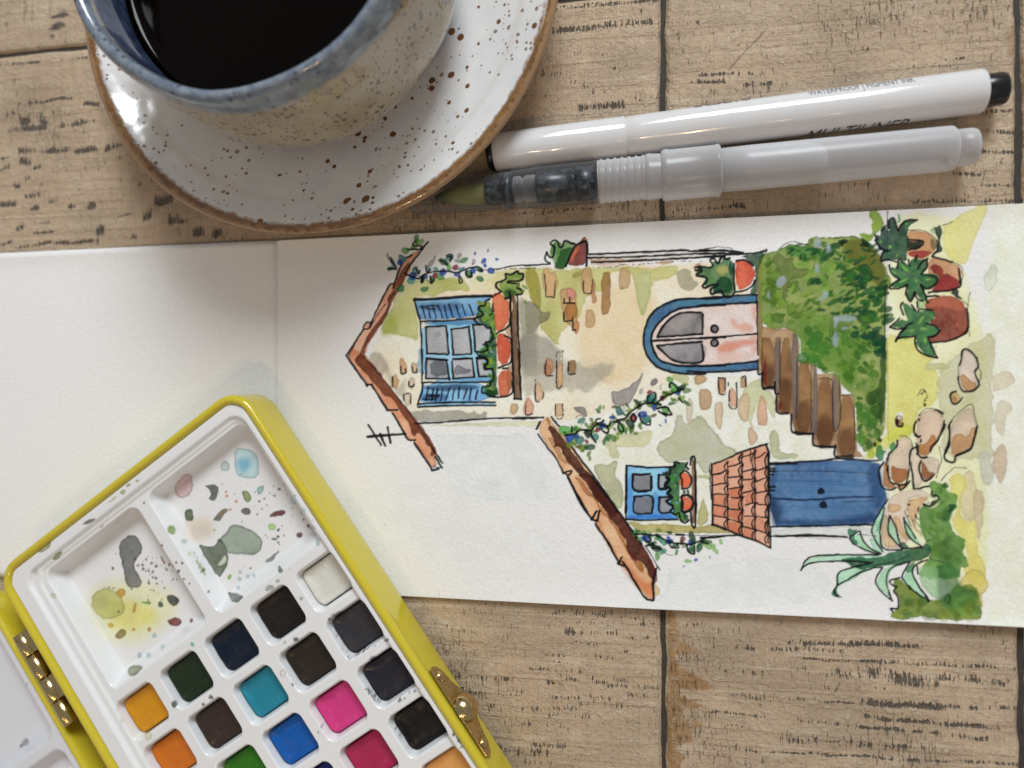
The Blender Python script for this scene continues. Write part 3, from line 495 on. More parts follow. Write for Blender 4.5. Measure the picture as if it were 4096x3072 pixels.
    wash(H_('905 560 1000 600 1060 760 1000 900 915 905'), (26, 56, 96), .75, edge=0, soft=24); wash(H_('1000 820 1500 830 2000 760 2100 790 2060 885 1000 905'), (28, 64, 106), .7, edge=0, soft=22); wash(H_('1980 200 2120 190 2160 450 2200 600 2120 740 2020 600'), (34, 76, 118), .65, edge=0, soft=26); wash(H_('910 200 1000 220 990 400 920 560'), (38, 80, 122), .6, edge=0, soft=20); wash(H_('1100 400 1900 330 1950 540 1200 560'), (92, 140, 176), .45, edge=0, soft=40); wash(H_('1200 640 1900 620 1900 740 1300 780'), (74, 122, 162), .35, edge=0, soft=34)
    for i in range(30):
        y = 210 + 660 * _rng.rand(); x = 940 + 500 * _rng.rand()
        ink(H_(x, y, x + 300, y + 8 * _rng.randn(), x + 600, y + 10 * _rng.randn()), 4, a=.14, c=((24, 60, 118), (110, 156, 196))[i % 2])
    inks(H_, 6.5, '920 590 1100 598 1270 610 1700 580 2050 570', c=(22, 46, 84), a=.85); inks(H_, 2.5, '930 290 1500 290 2060 320', '1700 630 2060 620', a=.6)
    for x, y in ((1478, 512), (1502, 666)): blob(H_, x, y, 38, 36, 0, (14, 18, 24), a=1, edge=0)
    inks(H_, 6, '910 215 1210 205', '905 200 1400 180 1680 152 2000 170 2115 172', '925 905 1230 898 2000 882 2090 880', '905 190 905 560'); inks(H_, 7, '890 255 965 260', '890 290 965 288', '890 320 945 325', '900 470 965 462', '915 500 955 505', '900 520 920 570')
    wash(H_('920 920 2060 890 2060 1000 1750 1010 930 1010'), (226, 222, 212), .85, edge=.1); wash(H_('930 1005 1720 1010 1740 1050 1600 1050 1200 1020'), (222, 214, 200), .6, edge=.2)
    wash(H_('270 210 570 85 880 -15 900 180 890 560 910 900 920 1140 600 1010 430 930 275 880'), (230, 172, 138), .97, (222, 150, 112), edge=.1, rough=2, rnd=False)
    for l, c in (('455 470 620 465 622 575 460 580', (218, 120, 74)), ('455 590 625 585 625 715 455 700', (222, 140, 98)), ('455 705 625 725 620 860 450 815', (212, 116, 74)), ('440 830 610 870 590 1000 430 930', (212, 118, 78)), ('285 550 440 545 440 680 285 655', (222, 140, 100)), ('635 530 760 510 770 640 640 655', (224, 136, 96)), ('635 795 880 815 890 970 740 940 630 900', (224, 150, 112)), ('285 660 440 690 430 810 285 775', (220, 134, 96)), ('620 910 730 940 740 1050 610 1010', (214, 128, 88))):
        wash(H_(l), c, .8, edge=.1, soft=5)
    inks(H_, 6.5, '268 210 275 550 278 880', '270 212 400 170 570 88 700 40 885 -12', '875 0 905 110 895 200 905 380 890 470 915 600 895 780 915 960 920 1140', '278 880 430 932 600 1010 740 1050 920 1140')
    inks(H_, 5, '280 328 360 315 430 280', '280 445 360 428 430 422', '280 552 340 540 450 545', '280 655 450 690', '280 775 450 815', '450 240 520 225 590 200', '450 360 600 348', '450 490 540 475 615 458', '470 580 540 585 625 572', '450 705 620 722', '450 820 610 868', '600 300 680 275 740 262', '615 385 740 372', '620 525 690 510 755 500', '640 662 700 648 775 640', '630 785 760 790 890 812', '620 900 740 935 890 980', '750 280 830 265 890 235', '755 402 830 375 890 355', '760 535 830 520 895 510', '780 655 890 665', '740 150 800 130 860 80', '580 140 640 125 720 95')
    for x, ys, b in ((432, (175, 285, 425, 545, 690, 815, 930), -26), (592, (90, 205, 345, 460, 575, 720, 868, 1005), -26), (735, (50, 262, 372, 500, 640, 790, 935, 1050), -24), (880, (80, 235, 355, 510, 665, 812, 980, 1090), -22)):
        for i in range(len(ys) - 1):
            y0, y1 = ys[i] + 8, ys[i + 1] - 6; dx = 4 * i
            ink(H_(x + 10, y0, x + b, (y0 + y1) / 2, x - 8, y1), 5); ink(H_(x + 22, y0, x + 14 + b * .3, (y0 + y1) / 2, x + 16, y1), 5)
    inks(H_, 3.5, '245 230 248 400 262 600', '600 200 610 320', '700 70 690 200', dry=.3); inks(H_, 5, '930 1010 1200 1000 1370 992 1770 1020')
    inks(E_, 6, '2060 550 2140 570 2212 610')
    # ---- small window
    wash(cat(D('1262 1140 1735 1150 1700 1250 1800 1659'), E_('1690 490 1120 490')), (140, 200, 230), .96, (110, 180, 222), edge=.12, rough=3, rnd=False)
    wash(E_('1130 430 1300 440 1600 425 1690 488 1130 490'), (54, 128, 204), .9, edge=.05, soft=8); wash(cat(D('1270 1250 1330 1230 1340 1659'), E_('1200 440 1130 450')), (70, 150, 214), .7, edge=0, soft=14); wash(E_('1400 200 1440 170 1480 220 1480 440 1420 440'), (72, 150, 216), .6, edge=.05, soft=8)
    for cr, c, l in ((D, (152, 142, 138), '1345 1235 1525 1235 1535 1410 1345 1412'), (D, (186, 178, 176), '1620 1242 1690 1242 1700 1380 1622 1400'), (E_, (138, 132, 130), '1217 242 1400 242 1405 422 1217 420'), (E_, (172, 164, 162), '1490 242 1590 242 1615 412 1492 412')):
        wash(cr(l), c, .97, edge=.1, rough=2, rnd=False)
    wash(cat(D('1700 1200 1750 1150 1800 1100 1920 1110 1930 1180 1850 1220 1855 1659'), E_('1720 250 1760 420 1820 440 1820 500 1740 520 1700 480 1620 430 1640 380 1600 310 1620 250 1570 190 1600 150 1560 80 1570 0')), (34, 116, 50), .96, (20, 92, 40), edge=.1, ns=30)
    dabs(E_, [1600, 30, 1650, 120, 1640, 240, 1660, 330, 1690, 420, 1760, 460, 1780, 180], 30, [(80, 160, 60), (16, 80, 34), (120, 180, 70)], 2, 16); dabs(E_, [1660, 120, 1690, 310, 1665, 20, 1650, 230, 1745, 190, 1635, 405], 12, [(170, 206, 206)], 1, 8, a=.7)
    for l in ('1850 1240 1900 1210 1970 1250 1985 1310 1950 1380 1860 1390', '1860 1495 1920 1480 1990 1540 1980 1620 1870 1645'): wash(D(l), (232, 104, 46), .97, (218, 84, 32), edge=.15)
    wash(cat(D('1975 1060 2018 1060 2035 1659'), E_('1888 540 1842 540'), D('1990 1600')), (164, 120, 84), .95, (140, 96, 62), edge=.25)
    inks(D, 7, '1265 1140 1300 1140 1500 1162 1730 1155', '1260 1140 1255 1400 1250 1659', '1335 1230 1430 1240 1525 1230', '1335 1235 1345 1410 1530 1415', '1535 1260 1530 1415', '1615 1240 1690 1240', '1615 1240 1620 1385 1690 1390', '1700 1215 1740 1240 1745 1180 1730 1160 1790 1150 1795 1100 1840 1110', '1670 1220 1690 1250 1740 1290 1690 1330 1690 1370 1750 1400 1710 1450 1770 1490 1700 1540 1780 1600 1740 1640', '1855 1240 1875 1320 1870 1390', '1860 1230 1910 1198 1970 1250 1980 1320 1950 1385 1870 1400', '1865 1490 1880 1560 1875 1640', '1870 1480 1930 1468 1995 1530 1990 1600 1960 1640 1880 1650', '1970 1130 1975 1060 2015 1060 2025 1300 2030 1659', '1930 1110 1920 1150 1950 1180')
    inks(E_, 7, '1120 0 1118 250 1118 490', '1125 490 1350 500 1690 490', '1210 240 1210 415 1405 420', '1215 240 1405 240 1405 420', '1485 250 1490 410 1600 415', '1485 245 1600 240', '1195 0 1205 165 1390 168 1395 20', '1480 0 1480 150 1560 160', '1560 30 1600 60 1560 110 1610 160 1580 210 1630 250 1560 290 1640 340 1610 400 1660 440 1700 420 1720 500 1770 530 1810 500', '1885 0 1885 540 1845 545 1830 410', '1730 240 1740 400 1800 405 1850 350 1860 280 1820 225 1740 225')
    # ---- vines on the lower roof line
    def vine(cr, stems, cols, teal, blue, mag, brown, r=34):
        for st in stems:
            p = np.array([float(t) for t in st.split()]).reshape(-1, 2)
            for i in range(len(p) - 1):
                for t in np.linspace(0, 1, max(2, int(np.hypot(*(p[i + 1] - p[i])) / 45))):
                    q = p[i] + (p[i + 1] - p[i]) * t
                    dabs(cr, [q[0], q[1]], r, cols, 2, 26, a=.88, edge=.1)
        dabs(cr, brown, 36, [(112, 84, 40), (130, 100, 56)], 1, 8, a=.85); dabs(cr, teal, 52, [(62, 140, 126), (40, 124, 112), (80, 156, 142)], 1, 3, asp=.85); dabs(cr, mag, 30, [(168, 34, 84), (150, 30, 76)], 1, 2, asp=.85); dabs(cr, blue, 34, [(24, 84, 170), (34, 100, 186)], 1, 2, asp=.8)
    for l, c in (('1080 310 1180 320 1220 290 1290 270 1330 220 1380 200 1440 95 1450 130 1400 250 1340 380 1260 490 1150 480 1100 430', (164, 152, 144)), ('670 485 760 490 800 490 835 570 820 610 770 590 700 530', (150, 140, 134)), ('1525 200 1590 160 1610 210 1560 260 1520 250', (140, 132, 134)), ('1400 290 1450 280 1430 350 1390 360', (206, 196, 184)), ('1620 260 1650 225 1655 290 1630 310', (222, 212, 196))):
        wash(D(l), c, .9, edge=.3, rough=4)
    vine(D, ('590 800 680 790 760 745 860 755', '870 750 930 690 1000 690 1060 700', '1150 640 1250 610 1300 550 1400 480 1500 450 1640 465', '1600 445 1700 370 1830 320 1890 290', '640 880 760 960 850 1060', '1000 840 1160 800 1300 740 1420 700', '960 560 1010 490', '840 700 900 620', '1740 400 1900 450'), [(140, 164, 50), (120, 150, 44), (150, 172, 70), (60, 116, 50), (100, 140, 60)], [760, 640, 1185, 535, 1540, 390, 920, 820, 740, 860, 1480, 630], [630, 830, 705, 810, 1105, 605, 1000, 700, 1430, 580, 1570, 495, 1820, 325], [1340, 610, 940, 745, 820, 875, 1520, 325, 1655, 395], [1130, 730, 890, 700, 1680, 325, 1560, 590, 1120, 500, 740, 930])
    dabs(D, [1690, 645, 1632, 700], 20, [(40, 120, 200)], 1, 2); dabs(D, [580, 740, 1200, 715, 1690, 530, 1790, 280, 1745, 195, 680, 740], 46, [(96, 170, 70), (110, 184, 90)], 1, 3, asp=.7); dabs(D, [1300, 690, 850, 935, 1390, 440, 1870, 280, 820, 790], 44, [(24, 70, 44), (40, 100, 70)], 1, 5)
    inks(D, 6.5, '590 800 680 790 760 745 860 755', '870 755 930 690 1000 690 1060 705 1080 668', '1150 640 1250 615 1300 550 1400 480 1500 450 1640 465', '1600 445 1700 370 1830 320 1890 290', '1700 590 1620 540', '1600 510 1700 490 1740 540 1760 580 1650 560', '1740 280 1735 240 1770 230 1840 300', '1400 570 1420 640 1460 680 1520 690 1520 650', '1340 570 1310 610 1340 660 1365 610 1345 575', '1490 430 1490 390 1520 360', '1550 330 1585 350 1570 400 1540 440', '1180 660 1165 720 1210 770 1230 730 1200 680', '870 760 880 830 920 880', '920 660 930 630 970 625', '1010 640 980 670 930 670', '1120 655 1190 660', '980 740 1030 780 1065 760 1040 710', '1840 400 1880 440', '655 710 660 760')
    inks(D, 2, '700 620 740 580 810 630 760 690', '1170 490 1230 480 1230 560 1160 580', '1400 500 1360 560', '1730 60 1735 80')
    dabs(D, [690, 815, 580, 775, 685, 740], 9, [(16, 16, 18)], 1, 0, asp=1)
    vine(E_, ('1240 660 1370 670 1480 690 1600 740', '1750 760 1850 760 1950 720', '1380 760 1500 850', '1280 640 1340 650'), [(120, 150, 60), (110, 170, 90), (60, 120, 60)], [], [1330, 700, 1590, 720, 1835, 755, 1590, 735], [1745, 715], [])
    dabs(E_, [1600, 640, 1480, 690, 1850, 690, 1660, 775, 1835, 830, 2000, 740, 1460, 810, 1390, 770, 1935, 805], 46, [(26, 88, 52), (60, 130, 84), (40, 110, 60)], 1, 3); dabs(E_, [1530, 850, 1680, 855, 1520, 740], 44, [(110, 176, 110), (96, 176, 140)], 1, 4); dabs(E_, [2070, 790, 2170, 730, 2105, 845, 1805, 960, 2020, 790], 42, [(168, 208, 128)], 1, 3); dabs(E_, [1890, 935, 2040, 905, 1760, 1010], 18, [(40, 120, 204)], 1, 1, asp=.6)
    inks(E_, 6.5, '1220 652 1370 660 1480 680 1600 740 1750 760 1850 762 1950 722 2000 690', '1940 700 2080 690 2212 675', '1670 658 1760 662', '1320 690 1340 740 1390 720 1370 670', '1590 740 1620 800 1700 800 1680 770', '1790 770 1810 850 1870 870 1870 790', '1950 740 2030 760', '1350 780 1420 770 1410 750', '1400 800 1500 820'); inks(E_, 2, '1380 740 1500 820 1580 880 1640 885', '1240 655 1800 668 2212 665')
    inks(H_, 6, '150 1028 350 1015 480 1000 600 1000')
    # ---- terrace: pots, agave, stones
    wash(I_('1180 280 1300 210 1450 80 1580 60 1640 0 1780 0 1700 200 1600 400 1480 750 1430 760 1200 640'), (228, 216, 130), .85, (222, 208, 116), edge=.12)
    wash(J('470 100 640 150 830 150 850 330 1100 430 1000 480 960 570 1140 560 1120 1000 900 1050 850 1200 820 1400 600 1400 500 1500 460 1300 480 700'), (224, 214, 122), .92, (216, 204, 104), edge=.1); wash(J('450 1400 600 1250 820 1250 800 1400 560 1500 300 1680 150 1690'), (214, 212, 50), .75, edge=.05, soft=14)
    wash(J('1130 560 1250 450 1400 350 1600 200 1830 90 1870 300 1800 620 1830 1000 1790 1450 1880 1700 1150 1700 1200 1100 1120 1000'), (206, 200, 166), .8, (200, 190, 140), edge=.14, soft=5, rough=12); wash(J('940 560 1000 480 1200 470 1300 560 1160 560'), (206, 196, 130), .7)
    for cr, l, c in ((J, '1810 680 1910 590 2030 580 2090 680 2080 750 1900 830 1810 860', (224, 202, 168)), (J, '1880 920 2060 1000 2060 1080 1970 1180 1990 1300 1950 1420 1850 1350 1830 1200', (226, 208, 170)), (K, '1840 370 1950 190 2030 260 2030 500 1960 690 1900 600', (210, 174, 130)), (K, '1540 540 1640 480 1700 700 1780 900 1700 1030 1590 1090 1500 900 1510 740', (222, 200, 150)), (K, '1700 300 1830 280 1880 480 1860 700 1740 640', (206, 200, 178)), (I_, '1700 900 1850 700 1900 900 1800 1100 1700 1050', (222, 218, 190)), (K, '1640 700 1780 760 1760 1000 1720 1300 1680 1200', (214, 190, 150))):
        wash(cr(l), c, .7, edge=.2, soft=5, rough=8)
    wash(K('1380 560 1540 530 1600 700 1520 750 1500 1000 1600 1080 1700 1050 1690 1400 1780 1500 1800 1760 1700 1800 1520 1600 1600 1500 1540 1250 1400 1100 1500 850 1400 750'), (228, 214, 108), .85, (220, 200, 90), edge=.12); wash(L('1640 800 1780 700 1900 800 1880 920 1820 960 1860 1060 1820 1060 1760 900 1650 880'), (220, 200, 96), .85)
    TN = (230, 208, 188); OR = (206, 152, 92)
    for cr, l, c in ((J, '1430 330 1500 300 1590 380 1620 500 1600 600 1650 740 1580 830 1440 830 1380 700 1400 520', TN), (J, '1400 640 1450 610 1550 720 1610 720 1610 790 1560 830 1440 830', OR), (J, '1280 880 1350 830 1420 930 1400 970 1310 990', (212, 180, 120)), (J, '1310 920 1340 880 1380 960 1320 990', (200, 140, 80)),
                     (J, '870 1150 980 1060 1130 1090 1190 1200 1180 1300 1110 1480 1040 1600 960 1700 870 1600 840 1400', (224, 192, 162)), (J, '1060 1360 1110 1430 1040 1600 940 1670 870 1600 870 1500 960 1510', (196, 132, 66)), (J, '1330 1180 1540 1010 1590 1150 1620 1290 1550 1560 1400 1620 1290 1700 1280 1350', (226, 198, 170)), (J, '1290 1420 1400 1360 1500 1420 1540 1290 1610 1310 1550 1560 1300 1700', (208, 158, 104)),
                     (K, '660 400 720 430 720 620 790 660 780 700 670 700 650 600', (190, 122, 58)), (K, '720 350 830 140 900 130 970 200 980 300 940 480 910 640 740 640 710 450', (226, 198, 170)), (K, '730 430 820 490 940 480 900 640 750 640', (182, 108, 42)), (K, '970 260 1050 250 1050 360 1180 350 1290 380 1280 470 1220 560 1110 620 1000 720 960 560', (230, 204, 178)), (K, '1075 390 1130 440 1150 530 1230 520 1200 570 1120 610 1070 540', (162, 96, 36)), (K, '800 650 920 640 920 700 820 720', (200, 132, 66)),
                     (K, '700 880 770 750 1000 720 1120 720 1170 800 1000 800 930 830 920 1000 1000 1200 920 1300 800 1380 650 1350 640 1100', (232, 208, 184)), (K, '690 880 830 870 860 940 720 990', (224, 182, 134)), (K, '920 830 1050 800 1180 800 1080 880 1030 980 1000 1100 1080 1220 1000 1150 930 1000', (222, 178, 128)), (K, '760 1010 830 1000 880 1150 950 1290 860 1250 800 1150', (222, 180, 130)), (K, '650 1000 700 980 720 1200 840 1340 680 1370 630 1250', (228, 194, 150)), (J, '590 1160 650 1150 680 1270 600 1280', (170, 110, 60)), (J, '600 1100 700 1090 680 1180 600 1190', (240, 236, 226))):
        wash(cr(l), c, .92, edge=.2, rough=4)
    inks(J, 6.5, '1395 510 1420 430 1425 340 1470 305 1560 350 1605 410', '1610 410 1630 520 1590 600 1640 730 1640 770 1580 830 1500 840 1430 830 1385 720 1385 650', '1355 840 1310 850 1280 890 1290 960 1330 1000 1390 970 1430 920', '850 1220 820 1290 830 1380 880 1420 900 1400', '1090 1070 1150 1090 1190 1120', '1205 1210 1190 1290 1110 1480 1040 1540 1030 1600', '860 1520 870 1600 860 1640', '1300 1210 1260 1280 1270 1380 1270 1500 1210 1640', '1620 1280 1590 1400 1550 1550 1480 1600 1350 1659', '910 1450 905 1480', '590 1200 600 1270 670 1280 680 1250', '620 1200 615 1250'); inks(J, 2.5, '870 1160 980 1055 1110 1080 1190 1160', '1300 1200 1420 1080 1550 1000 1590 1150 1630 1290', '1380 660 1380 520', '1630 520 1670 620 1640 740', '870 890 910 830 950 810 980 880 990 920 960 930', '590 1180 630 1150 670 1170 670 1250'); dabs(J, [960, 955, 960, 1010, 890, 1140, 880, 1195, 955, 840, 920, 870], 15, [(20, 20, 24)], 1, 0, asp=.9)
    inks(K, 6.5, '810 170 800 240 710 340 700 480 720 590 760 640 900 650 940 490', '660 410 610 500 620 600 650 690 740 720 800 690', '1040 240 960 280 950 400 980 560 990 680 1010 710 1160 675', '1010 120 1060 130', '1020 200 1030 300 1080 360 1140 355', '1070 400 1050 480 1080 580 1130 620 1220 550', '1390 0 1385 170 1330 340 1370 400 1440 410 1460 340 1590 290 1640 230 1700 10', '1340 0 1260 160 1190 240 1180 290', '830 660 840 720 920 660 950 620', '1000 0 1000 80 1050 130', '1190 740 1200 790 1260 790 1260 830 1180 900 1110 880'); inks(K, 2.5, '840 120 920 130 980 220 940 420 950 480', '1270 240 1300 380 1270 480 1240 580', '1300 620 1340 560 1410 500 1450 470 1580 480', '1010 1000 1010 1060 1060 1130'); inks(K, 5, '1010 990 1035 1035', '1050 910 1040 950', '1100 1135 1140 1165'); dabs(K, [950, 835, 940, 880, 925, 930, 935, 1005, 980, 1055], 11, [(20, 20, 24)], 1, 0, asp=.9)
    dabs(K, [560, 215, 620, 165], 30, [(24, 44, 26)], 1, 0, asp=.9); wash(K('570 270 600 210 640 220 650 270 690 290 650 330 650 400 600 390 570 330'), (44, 146, 84), .92); wash(K('720 240 760 180 800 210 790 270 740 300'), (56, 150, 84), .9); wash(K('480 290 560 260 560 380 490 370'), (196, 204, 30), .9)
    # bushes
    wash(K('1160 660 1230 620 1330 660 1380 740 1480 770 1490 850 1420 980 1380 1100 1540 1250 1580 1280 1530 1330 1590 1500 1600 1560 1510 1600 1500 1700 1060 1700 1080 1560 1150 1480 1170 1370 1120 1240 1060 1130 1030 1000 1060 900 1200 920 1280 860 1260 780'), (116, 160, 70), .95, (92, 140, 56), edge=.14, rough=12)
    wash(L('1030 840 1100 800 1130 830 1200 900 1330 1000 1500 1000 1620 840 1650 880 1780 850 1830 1010 1850 1140 1780 1180 1480 1180 1370 1150 1200 1160 1180 1180 1030 1170 1040 1110 1100 1080 1100 980 1060 920'), (136, 150, 34), .96, (116, 134, 22), edge=.12, rough=9)
    wash(K('1300 900 1430 890 1400 1060 1290 1080'), (48, 108, 50), .8, soft=14); wash(K('1180 1300 1400 1250 1450 1500 1300 1560'), (78, 114, 46), .7, soft=26, edge=.05); wash(L('1400 700 1600 650 1640 850 1700 900 1780 900 1800 1000 1700 1100 1450 1050 1430 850'), (70, 126, 62), .8, (44, 104, 52), soft=16, edge=.05, ns=30); wash(L('1290 690 1420 690 1460 780 1440 900 1480 980 1400 990 1330 900 1270 800'), (158, 196, 138), .75, (140, 182, 116), edge=.15, rough=8); wash(L('1650 950 1780 930 1840 1130 1650 1160 1500 1100'), (120, 164, 66), .7, soft=16, edge=.05); wash(L('1480 1000 1540 930 1570 1000 1560 1060'), (52, 104, 50), .6)
    dabs(K, [1345, 670], 40, [(36, 104, 40)], 1, 0, asp=1); dabs(K, [1400, 940, 1420, 900], 36, [(28, 92, 60)], 1, 6)
    inks(L, 3, '1360 400 1410 440 1400 470 1350 470 1340 490', '1370 600 1400 640 1480 660 1500 670', '1500 980 1540 940 1560 1000 1540 1030', '1470 100 1480 140 1440 170', a=.7)
    inks(L, 6, '1110 800 1020 830 1050 870 1080 885 1055 920 1095 980 1090 1070 1030 1075 1045 1105', '1390 35 1400 65 1450 80 1445 120 1400 130 1380 170 1320 150')
    for _ in range(46):
        x, y = 1130 + 380 * HP.rand(), 700 + 950 * HP.rand()
        if y < 1200 and x > 1380 - (y - 700) * .2: x -= 200
        blob(K, x, y, 20 + 40 * HP.rand(), 16 + 30 * HP.rand(), 180 * HP.rand(), [(84, 132, 48), (128, 168, 80), (64, 112, 44), (104, 138, 40)][HP.randint(4)], a=.45, soft=8, edge=.12, rough=6)
    for _ in range(40):
        x, y = 1120 + 680 * HP.rand(), 1010 + 150 * HP.rand()
        blob(L, x, y, 20 + 34 * HP.rand(), 14 + 24 * HP.rand(), 180 * HP.rand(), [(112, 128, 20), (150, 158, 40), (96, 120, 34), (78, 120, 50)][HP.randint(4)], a=.45, soft=8, edge=.12, rough=6)
    # agave
    LG = (190, 222, 190); AG = ('230 735 300 620 480 600 900 595 960 620 870 665 680 655 400 660 300 680', '500 930 560 860 550 770 650 720 830 680 950 690 930 715 780 760 680 830 570 870 540 960', '900 860 950 730 1100 670 1200 660 1040 720 990 820 1040 1000 900 870', '1140 800 1200 680 1250 690 1220 800 1370 1000 1310 980 1150 850', '660 440 750 390 790 500 940 590 840 580 740 520', '870 330 960 160 980 190 940 330 950 500 980 570 900 480 870 400', '1010 260 1070 360 1110 510 1050 470 1000 410', '1150 240 1250 440 1310 520 1190 460 1150 380')
    for l in AG: wash(L(l), LG, .95, (160, 206, 160), edge=.1, rough=3)
    wash(L('830 450 900 460 970 560 930 590 860 540'), (176, 220, 180), .9)
    wash(L('560 650 680 615 960 622 1000 580 1130 555 1300 540 1330 480 1400 540 1350 640 1200 665 1050 690 900 705 760 740 680 690'), (40, 118, 70), .95, (22, 88, 56), edge=.1); wash(L('1100 480 1160 490 1200 540 1130 560'), (30, 106, 66), .85); wash(L('640 430 650 360 690 385 740 370 720 400 690 440 740 490 700 520'), (48, 132, 94), .92); wash(L('500 930 540 880 560 960 610 980 580 990 510 960'), (30, 120, 84), .92); wash(L('1160 740 1200 670 1250 660 1230 740 1180 760'), (60, 140, 80), .8); wash(L('900 350 980 180 960 300 900 420'), (120, 180, 160), .7)
    inks(L, 5.5, '230 735 300 625 480 600 700 598 920 598', '230 735 290 680 400 660 680 655 860 668', '870 668 650 720 560 770 550 870 520 920 550 965 560 960', '560 865 680 800 780 745 900 710 955 715', '955 715 900 800 900 860 970 950 1040 1005', '1040 1005 990 860 1000 760 1060 700 1200 660', '1200 660 1150 740 1130 800 1200 890 1330 985', '1370 1005 1280 880 1220 760 1250 690 1350 640', '665 440 750 385', '660 450 720 515 840 570 920 595', '755 390 790 480 860 550 940 590', '1000 110 950 190 870 330 870 430 960 570', '975 180 935 350 940 480 980 550 1130 550', '1020 250 1000 380 1050 460 1130 550', '1020 250 1070 350 1110 500 1150 540 1310 530', '1145 270 1160 370 1200 450 1310 530', '1150 290 1250 450', '0 432 200 432 420 428 640 440'); inks(L, 7, '1260 700 1270 770', '1340 960 1365 1010', '1195 880 1200 900'); inks(L, 2.5, '1150 210 1210 340', '880 690 1050 660 1200 600', '740 420 900 430')
    # potted plants by the wall
    wash(I_('740 320 940 320 1060 390 1110 450 1100 580 1030 640 900 690 770 650 720 600'), (208, 154, 104), .96, (200, 140, 92), edge=.16); wash(I_('730 600 830 570 890 590 960 580 1040 580 1020 630 890 690 780 660'), (174, 62, 58), .92); wash(I_('1020 430 1090 420 1110 540 1060 580 1020 510'), (128, 126, 82), .85)
    wash(I_('1000 700 1130 660 1300 720 1420 780 1420 1000 1380 1050 1250 1100 1010 1105 990 850'), (214, 156, 110), .96, edge=.16); wash(I_('1030 770 1110 740 1200 830 1180 880 1250 860 1320 900 1390 950 1380 1040 1250 1100 1020 1105 1100 1000 1150 900 1030 830'), (166, 44, 50), .93, (140, 28, 40))
    wash(cat(I_('920 1280 1050 1170 1250 1140 1400 1190 1480 1280 1515 1450 1500 1590'), J('1450 130 1250 220 1040 225 1000 170 1100 100 1150 60'), I_('1150 1550 980 1500 1110 1400')), (158, 70, 52), .97, (132, 48, 36), edge=.16); wash(I_('940 1270 1050 1175 1250 1145 1400 1195 1470 1290 1400 1340 1250 1300 1050 1290'), (206, 130, 96), .8, (196, 112, 80), soft=12, edge=.06); wash(I_('1370 1470 1390 1530 1350 1540'), (206, 130, 110), .8)
    wash(I_('1000 320 1080 300 1090 380 1040 360'), (150, 190, 160), .7)
    PD = (24, 72, 52)
    wash(I_('400 700 430 600 380 520 330 430 340 370 400 400 410 300 460 260 520 340 500 220 550 165 580 200 620 330 680 210 780 190 860 190 760 260 750 320 740 600 720 720 650 680 560 700'), PD, .96, (36, 96, 66), edge=.08, ns=26); wash(I_('730 440 850 430 930 460 870 550 740 570'), (18, 52, 44), .97); wash(I_('740 450 860 442 900 455 800 470'), (200, 150, 104), .9)
    wash(I_('1070 260 1110 290 1170 250 1170 400 1150 470 1190 580 1100 620 1040 640 1120 560 1120 430 1090 340'), (18, 62, 52), .96); wash(I_('1310 1070 1390 1080 1380 1130 1430 1180 1430 1220 1350 1160 1270 1130'), (16, 54, 50), .95)
    wash(I_('510 780 620 800 630 690 710 740 770 770 760 690 860 640 870 700 990 680 990 780 900 870 1100 870 1150 920 1080 1030 960 1060 940 1100 1000 1240 900 1200 840 1110 780 1220 730 1150 740 1010 600 1060 510 1030 640 940 540 880'), (44, 118, 62), .96, (28, 92, 54), edge=.08, ns=24)
    wash(cat(I_('520 1540 640 1430 760 1480 700 1370 660 1230 780 1280 830 1330 870 1340 1000 1330 1110 1370 1090 1410 990 1500 1100 1520 1150 1590'), J('1150 70 1080 140 1000 150 1010 220 1110 420 1000 390 880 310 850 160 830 130 620 190 590 200 650 120 700 30')), (52, 128, 66), .96, (34, 102, 56), edge=.08, ns=26)
    wash(I_('840 1220 960 1180 960 1300 880 1330'), (176, 206, 130), .8)
    for cr, l in ((I_, '590 640 640 610 600 670'), (I_, '490 510 550 520 510 560'), (I_, '650 720 720 800 770 860 690 830'), (I_, '530 800 600 860 580 880'), (I_, '740 930 640 960 640 990 740 950'), (I_, '870 860 930 830 940 860'), (I_, '960 930 1060 930 980 960'), (I_, '830 950 860 930 850 990'), (I_, '870 1500 900 1420 960 1400 920 1480'), (I_, '940 1540 1000 1580 960 1580'), (I_, '740 1590 840 1560 780 1610'), (J, '900 20 1000 40 900 80'), (J, '940 140 980 180 960 260'), (J, '680 170 800 150 700 200'), (I_, '700 240 760 230 720 260'), (I_, '375 470 400 440 410 490')):
        wash(cr(l), (140, 192, 84), .85, edge=.05, rough=3)
    inks(I_, 6.5, '400 700 430 600 520 580', '400 705 500 690 600 720', '610 800 630 690 700 740', '510 760 530 860 640 940', '640 940 520 1020 540 1060 640 1050 740 1010', '740 1010 720 1120 780 1220 830 1110', '830 1100 860 1180 930 1215', '910 1020 960 1130 1000 1240', '910 1010 1000 1060 1120 960 1060 900 920 880', '870 810 920 720 1000 680', '990 690 980 790 910 870', '750 690 770 770', '740 570 880 540 930 460 740 435', '620 330 680 220 760 190 860 190', '500 300 510 200 560 165 590 210 620 330', '410 330 460 260', '330 440 400 550 480 570', '1050 650 1310 720', '1385 800 1410 1000 1380 1040 1270 1080 1000 1105', '980 1150 1140 1150', '520 1540 640 1430', '520 1545 600 1570 680 1555', '690 1390 650 1280 680 1230', '790 1260 840 1330', '870 1350 900 1320 1050 1330', '970 1500 1070 1520 1150 1590', '640 1640 720 1530 800 1490', '1490 1320 1510 1450 1500 1590 1440 1640', '860 640 840 700', '870 1300 860 1220', '330 380 360 430', '1110 450 1120 560 1060 630')
